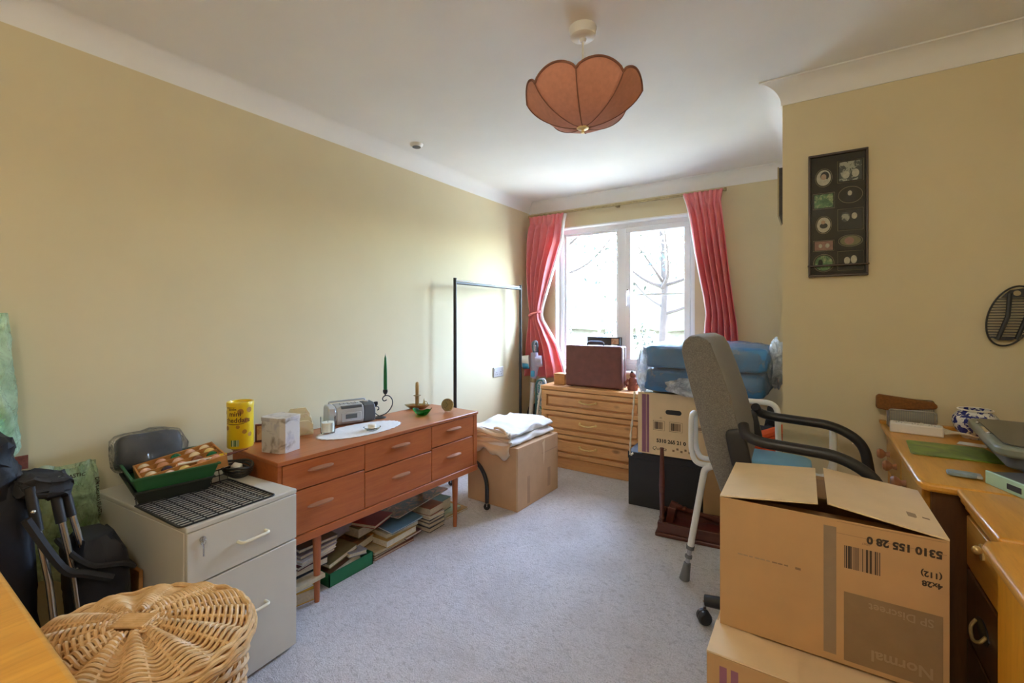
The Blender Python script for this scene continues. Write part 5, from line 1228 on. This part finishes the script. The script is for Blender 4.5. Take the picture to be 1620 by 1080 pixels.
# pedestal desk next to it, dark front with brass handles
PD = thing('pedestal_desk', 'pine-topped pedestal desk with dark panelled front and brass drop handles', 'desk', (.318, 1.325, 0))
pw, pl = .53, .325
obj('top', G().box(0, 0, ZD - .020, pw, pl, ZD), 'pine_y', PD, bevel=.007, seg=3)
obj('moulding', G().box(.006, .004, ZD - .034, pw, pl - .004, ZD - .020), 'pine_y', PD, bevel=.004); obj('moulding', G().box(.014, .008, ZD - .050, pw, pl - .008, ZD - .034), 'pine_y', PD, bevel=.004)
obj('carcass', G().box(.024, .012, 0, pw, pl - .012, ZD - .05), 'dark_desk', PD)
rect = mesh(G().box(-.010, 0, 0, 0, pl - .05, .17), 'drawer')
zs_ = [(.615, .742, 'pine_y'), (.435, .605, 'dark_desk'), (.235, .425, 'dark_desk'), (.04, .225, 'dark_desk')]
for k, (z0, z1, mt) in enumerate(zs_):
    d = obj('drawer', G().box(.014, .025, z0, .024, pl - .025, z1), mt, PD, bevel=.003)
    if k == 0:
        obj('key_plate', G().prism([(.15, .690), (.165, .683), (.18, .690), (.18, .715), (.165, .722), (.15, .715)], .010, .014, 'x'), 'brass', d); obj('key', G().sphere((.004, .165, .705), .010, 8, 6), 'brass', d)
    else:
        zc_ = (z0 + z1) / 2
        obj('back_plate', G().prism([(.115, zc_), (.13, zc_ - .018), (.162, zc_ - .026), (.195, zc_ - .018), (.21, zc_), (.195, zc_ + .018), (.162, zc_ + .026), (.13, zc_ + .018)], .0115, .014, 'x'), 'black_metal', d)
        obj('drop_handle', G().tube(bez([(.010, .125, zc_ + .006), (.0, .13, zc_ - .012), (-.004, .162, zc_ - .024), (0, .195, zc_ - .012), (.010, .20, zc_ + .006)], 5), .0038, 7), 'brass', d)
# near pine chest on the right
NC = thing('pine_cabinet', 'bright orange pine cabinet nearest on the right edge', 'cabinet', (.282, .35, 0), 0)
nl = .962
obj('top', G().prism([(0, 0), (.60, 0), (.60, nl), (.04, nl), (.010, nl - .012), (0, nl - .04)], ZD - .024, ZD, 'z'), 'pine_y', NC, bevel=.010, seg=4)
obj('moulding', G().box(.012, .01, ZD - .040, .60, nl - .012, ZD - .024), 'pine_y', NC, bevel=.005)
obj('carcass', G().box(.026, .02, .05, .60, nl - .022, ZD - .04), 'pine_z', NC, bevel=.003); obj('plinth', G().box(.02, .015, 0, .60, nl - .018, .05), 'pine_z', NC)

# ------------------------------------------------------------------ things on the desk
t = thing('mesh_letter_tray', 'silver wire mesh letter holder at the back of the pine desk', 'letter rack', (.335, 2.432, ZD), 0)
for y, h0 in ((-.02, .075), (.024, .115)):
    obj('mesh_panel', G().box(-.072, y - .0006, .004, .072, y + .0006, h0 - .003), 'mesh_metal', t)
    obj('wire_rim', G().tube(rounded([(-.073, y, .003), (-.073, y, h0), (.073, y, h0), (.073, y, .003)], .012), .0028, 7), 'steel', t)
obj('base', G().box(-.073, -.022, 0, .073, .026, .004), 'steel', t)
t = thing('clothes_brush', 'brown bristle brush head resting in the mesh letter holder', 'brush', (.318, 2.434, ZD + .072), 0)
obj('brush_head', G().prism([(-.095, .0), (-.095, .052), (-.085, .058), (.085, .040), (.098, .028), (.092, .014), (.04, .008), (-.06, -.006)], -.016, .016, 'y'), 'brush_brown', t, bevel=.008, seg=3)
t = thing('extension_block', 'white four-gang extension socket block on the pine desk', 'extension lead', (.335, 2.335, ZD), radians(-6))
obj('block', G().box(-.078, -.028, 0, .078, .028, .038), 'white_plastic', t, bevel=.005, seg=3)
for k in range(3):
    for dx, dy in ((0, .010), (-.008, -.008), (.008, -.008)): obj('pin_slot', G().box(-.05 + k * .048 + dx - .002, dy - .004, .0378, -.05 + k * .048 + dx + .002, dy + .004, .0384), 'charcoal_plastic', t)
    obj('switch', G().box(-.035 + k * .048, -.006, .038, -.026 + k * .048, .012, .042), 'white_plastic', t)
for k in range(4):
    T(obj('white_cable', G().tube(bez([(.415, 2.325 + .012 * k, ZD + .012 + .004 * k), (.46, 2.335 + .012 * k, ZD + .018 - .002 * k), (.54, 2.32 + .014 * k, ZD + .008 + .002 * k), (.62, 2.335 + .012 * k, ZD + .010), (.72, 2.33 + .02 * k, ZD + .008)], 6), .0042, 6), 'cream_plastic'), ['white cable nearest on the desk beside the socket block', 'white cable second from the front on the desk', 'white cable third from the front on the desk', 'white cable rearmost on the desk along the wall'][k], 'cable', 'desk cables')
t = thing('ginger_jar', 'blue and white porcelain jar on the desk', 'jar', (.508, 2.37, ZD))
t.scale = (1.08, 1.08, 1.08)
obj('jar_body', G().lathe([(0, 0), (.035, 0), (.037, .006), (.052, .028), (.060, .052), (.058, .072), (.046, .088), (.040, .092), (.042, .097), (.046, .099), (.044, .1), (.038, .099), (.038, .09), (.05, .07), (.05, .05), (.03, .01), (0, .01)], 36), 'china', t)
obj('jar_rim', G().tube([(.044 * cos(q), .044 * sin(q), .0985) for q in [2 * pi * k / 32 for k in range(32)]], .0026, 6, True), 'wax_white', t)
T(obj('place_mat', G().prism([(.285, 2.172), (.272, 1.985), (.278, 1.975), (.500, 1.985), (.507, 1.995), (.49, 2.175), (.482, 2.182), (.292, 2.18)], ZD + .0005, ZD + .0045, 'z'), 'placemat', bevel=.0012), 'green picture place mat lying on the pine desk', 'mat')
T(obj('white_card', G().prism([(.430, 2.225), (.50, 2.205), (.515, 2.25), (.445, 2.268)], ZD + .0005, ZD + .002, 'z'), 'paper'), 'small white card on the desk behind the place mat', 'card')
t = thing('foil_packet', 'small blue and silver packet beside the mint device', 'packet', (.353, 1.775, ZD), radians(-4))
obj('packet_body', pillow(.032, .018, .006, 16, 8, seed=2, amp=.03), 'packet_blue', t, loc=(0, 0, .008)); obj('packet_end', G().box(.028, -.018, .004, .040, .018, .012), 'silver_plastic', t, bevel=.002)
t = thing('drive_unit', 'dark drive unit with mint green front panel on the desk', 'drive', (.398, 1.735, ZD), radians(-67))
obj('case', G().box(-.005, .004, .0, .235, .125, .034), 'charcoal_plastic', t, bevel=.003); fp = obj('front_panel', G().box(-.008, -.003, 0, .238, .004, .036), 'mint_plastic', t, bevel=.002)
obj('slot', G().box(.06, -.0042, .010, .10, -.0028, .024), 'black_plastic', fp); obj('vent', G().box(.13, -.0042, .014, .20, -.0028, .017), 'grey_green', fp)
obj('top_label', G().box(.07, .05, .034, .18, .09, .0348), 'silver_plastic', t)
SCN = thing('flatbed_scanner', 'grey-green flat scanner with dark glass lid on a black base', 'scanner', (.622, 1.985, ZD), radians(-4))
obj('base', G().box(-.110, -.19, .0, .16, .19, .035), 'black_plastic', SCN, bevel=.008)
obj('body', G().prism(rbox(.185, .235, 0, .045, 6), .070, .098, 'z'), 'grey_green', SCN, bevel=.008, seg=3)
obj('lower_body', G().prism(rbox(.160, .205, 0, .03, 6), .034, .071, 'z'), 'charcoal_plastic', SCN, bevel=.006)
obj('glass_lid', G().prism(rbox(.165, .21, 0, .035, 6), .098, .102, 'z'), 'scanner_glass', SCN, bevel=.0015)
obj('hinge', G().box(-.178, -.05, .092, -.168, .04, .103), 'steel', SCN, bevel=.002); obj('status_light', G().sphere((-.172, .12, .1), .005, 8, 6), 'steel', SCN)
t = thing('desk_rack', 'black metal rack with pens at the right edge by the wall', 'rack', (.685, 2.34, ZD), 0)
obj('rack_panel', G().prism([(-.055, 0), (.06, 0), (.06, .26), (.030, .26), (-.012, .05)], -.04, -.033, 'y'), 'black_metal', t); obj('rack_panel', G().prism([(-.055, 0), (.06, 0), (.06, .26), (.030, .26), (-.012, .05)], .033, .04, 'y'), 'black_metal', t)
obj('rack_tube', G().tube([(-.045, 0, .01), (.0, 0, .12), (.02, 0, .225)], .012, 10), 'black_metal', t)
for k in range(4): obj('pen', G().tube([(.018 + .007 * k, -.02 + .01 * k, .03), (.026 + .008 * k, -.02 + .01 * k, .20)], .003, 6), ['steel', 'white_plastic', 'black_plastic', 'steel'][k], t)
# oval wire ornament on the wall
OV = thing('lumbar_support', 'black oval slatted back support with pale badge against the wall', 'back support', (.628, 2.478, 1.255))
def ell(q, k=1): return (.063 * k * cos(q) + .022 * k * sin(q), 0, .113 * k * sin(q))
obj('ring', G().tube([ell(2 * pi * k / 48) for k in range(48)], .0032, 8, True), 'black_metal', OV)
for zz in [-.082 + .0105 * k for k in range(15)]:
    hw = .060 * (1 - (zz / .113) ** 2) ** .5; sh = .022 * zz / .113
    obj('slat', G().box(sh - hw, -.003, zz - .0018, sh + hw, .002, zz + .0018), 'black_plastic', OV)
for xo in (-.022, .028): obj('upright', G().tube([(xo - .014, -.004, -.088), (xo + .012, -.007, 0), (xo + .018, -.004, .085)], .0075, 8), 'black_plastic', OV)
obj('top_plate', G().prism([(-.028, .070), (.066, .070), (.058, .095), (.03, .104), (-.004, .098)], -.006, .0, 'y'), 'black_plastic', OV, bevel=.002)
obj('bottom_plate', G().prism([(-.058, -.078), (.022, -.078), (.0, -.092), (-.035, -.092)], -.006, .0, 'y'), 'black_plastic', OV, bevel=.002)
obj('badge', G().tube([(.014, -.006, .086), (.014, -.009, .086)], .010, 18), 'gold_frame', OV)
# ------------------------------------------------------------------ framed multi-photo on the wall
PF = thing('photo_frame', 'tall dark frame with ten small family photos on the wall', 'picture frame', (-.015, YF, 1.433))
pw_, ph_ = .217, .551
fbx = ((0, 0, pw_, .010), (0, ph_ - .010, pw_, ph_), (0, .01, .009, ph_ - .01), (pw_ - .009, .01, pw_, ph_ - .01))
for b_ in fbx: obj('frame_bar', G().box(b_[0], -.024, b_[1], b_[2], -.001, b_[3]), 'frame_brown', PF, bevel=.002)
obj('shelf_bar', G().box(-.003, -.030, .046, pw_ + .003, -.012, .053), 'frame_brown', PF, bevel=.002)
obj('mount', G().box(.008, -.010, .008, pw_ - .008, -.003, ph_ - .008), 'mount_dark', PF)
def opening(x, z, rx, rz_, oval, mat, figs):
    cx, cz = x, z
    if oval: poly = [(cx + rx * cos(q), cz + rz_ * sin(q)) for q in [2 * pi * k / 28 for k in range(28)]]
    else: poly = [(cx - rx, cz - rz_), (cx + rx, cz - rz_), (cx + rx, cz + rz_), (cx - rx, cz + rz_)]
    p = obj('photo', G().prism(poly, -.0112, -.0100, 'y'), mat, PF)
    sc_ = 1.16
    path = [(cx + (a - cx) * sc_, -.0105, cz + (b - cz) * sc_) for a, b in poly]
    obj('mount_line', G().tube(path, .0009, 5, True), 'mount_line', p)
    for fi, (fx, fz, fr1, fr2, fm) in enumerate(figs):
        obj('printed_figure', G().prism([(cx + fx + fr1 * cos(q), cz + fz + fr2 * sin(q)) for q in [2 * pi * k / 16 for k in range(16)]], -.0116 - .0004 * fi, -.0111, 'y'), fm, p)
zt_ = ph_
c0, c1 = .058, .155
opening(c0, .446, .027, .035, True, 'pale_print', [(.004, .008, .016, .020, 'dark_print'), (0, -.016, .015, .014, 'pale_print'), (.0, .004, .010, .013, 'skin_print')])
opening(c1, .462, .040, .042, False, 'grey_print', [(-.015, -.016, .012, .016, 'pale_print'), (.018, -.012, .013, .018, 'pale_print')])
opening(c0, .342, .035, .030, False, 'green_print', [])
opening(c1, .357, .037, .031, True, 'mount_dark', [(0, .006, .015, .018, 'dark_print'), (0, -.018, .022, .010, 'dark_print'), (-.002, .007, .008, .011, 'pale_print')])
opening(c0, .234, .025, .034, True, 'pale_print', [(.0, -.004, .015, .012, 'dark_print'), (-.002, .012, .008, .009, 'skin_print')])
opening(c1, .249, .039, .041, False, 'dark_print', [(-.018, .012, .016, .022, 'grey_print'), (.014, .014, .010, .014, 'pale_print')])
opening(c0, .140, .034, .020, False, 'rose_print', [(-.012, .0, .007, .009, 'pale_print'), (.014, .0, .008, .010, 'pale_print')])
opening(c1, .155, .037, .022, True, 'cover_olive', [(-.004, 0, .017, .016, 'rose_print')])
opening(c0, .062, .033, .034, True, 'green_print', [(-.012, .0, .009, .018, 'leaf_dark')])
opening(c1, .068, .039, .036, False, 'mount_dark', [(-.012, 0, .011, .016, 'pale_print'), (.012, .004, .011, .018, 'pale_print')])
obj('glazing', G().box(.009, -.0150, .009, pw_ - .009, -.0145, ph_ - .009), 'glass_clear', PF)
# thin gilt frame on the return wall, seen edge-on
t = thing('gilt_frame', 'thin gilt picture frame seen edge-on at the wall corner', 'picture frame', (XRET, 2.52, 1.735))
obj('frame_back', G().box(-.016, .010, .004, -.001, .26, .232), 'dark_print', t); obj('frame_rim', G().box(-.0225, .006, 0, -.016, .264, .236), 'gold_frame', t, bevel=.002)
# ------------------------------------------------------------------ pendant lamp
PL = thing('pendant_lamp', 'pendant ceiling lamp with scalloped terracotta fabric bowl shade', 'lamp', (-.725, 1.586, 0))
obj('ceiling_rose', G().lathe([(0, ZC), (.050, ZC), (.052, ZC - .006), (.047, ZC - .034), (.038, ZC - .042), (.014, ZC - .044), (.010, ZC - .056), (0, ZC - .056)][::-1], 28), 'white_plastic', PL)
obj('flex', G().tube([(0, 0, ZC - .05), (0, 0, 1.99)], .0035, 8), 'cream_plastic', PL)
SR, ZBt, ZRm, SCP = .216, 1.968, 2.080, .040
QN = radians(33.4 + 2 - 17)
def shade(u, v, dr=0):     # u in 0..8 panels, v 0 bottom..1 rim
    p = int(u) % 8; w_ = u - int(u); q = QN + 2 * pi * u / 8
    flat = cos(pi / 8) / cos(2 * pi / 8 * (w_ - .5))
    puff = .45
    rfac = (1 - puff) * 1 + puff * flat
    k = (.55 * sin(v * pi / 2) + .45 * v) ** .88
    r = (.022 + (SR - .022) * k) * rfac + dr
    z = ZBt + (ZRm - ZBt) * (v ** 1.42)
    top = SCP * sin(pi * w_) ** .62 if 0 < w_ < 1 else 0
    if v > 0: z += top * max(0, (v - .35) / .65) ** 1.2; r += .006 * max(0, (v - .5)) * (top / SCP)
    return (r * cos(q), r * sin(q), z)
for p_ in range(8):
    obj('shade_panel', G().grid(lambda a, v: shade(p_ + min(.9999, a) * 1.0 if a < 1 else p_ + .9999, v), 14, 14), 'shade_fabric', PL, solid=.0015)
    obj('rim_trim', G().tube([shade(p_ + min(.9999, k / 16), 1) for k in range(17)], .0042, 7), 'shade_trim', PL)
    obj('rib_trim', G().tube([shade(p_, k / 14, .001) for k in range(15)], .0022, 6), 'shade_trim', PL)
obj('finial', G().lathe([(0, 1.947), (.006, 1.947), (.007, 1.953), (.004, 1.956), (.005, 1.960), (.022, 1.964), (.026, 1.972), (.020, 1.980), (0, 1.982)], 20), 'brass', PL)
obj('lamp_holder', G().tube([(0, 0, 1.99), (0, 0, 2.06)], .018, 14), 'white_plastic', PL); obj('bulb', G().sphere((0, 0, 2.10), .03, 14, 10), 'wax_white', PL)
# smoke alarm
t = thing('smoke_alarm', 'small flat white sensor disc on the ceiling', 'alarm', (-2.09, 2.071, ZC))
obj('alarm_body', G().lathe([(0, -.018), (.030, -.018), (.040, -.008), (.042, 0), (0, 0)], 28), 'white_plastic', t); obj('alarm_grille', G().lathe([(.014, -.0205), (.026, -.0205), (.026, -.018), (.014, -.018)], 24), 'charcoal_plastic', t)
# carpet dents left by furniture feet are shallow curved marks in the pile
bpy.context.view_layer.update()
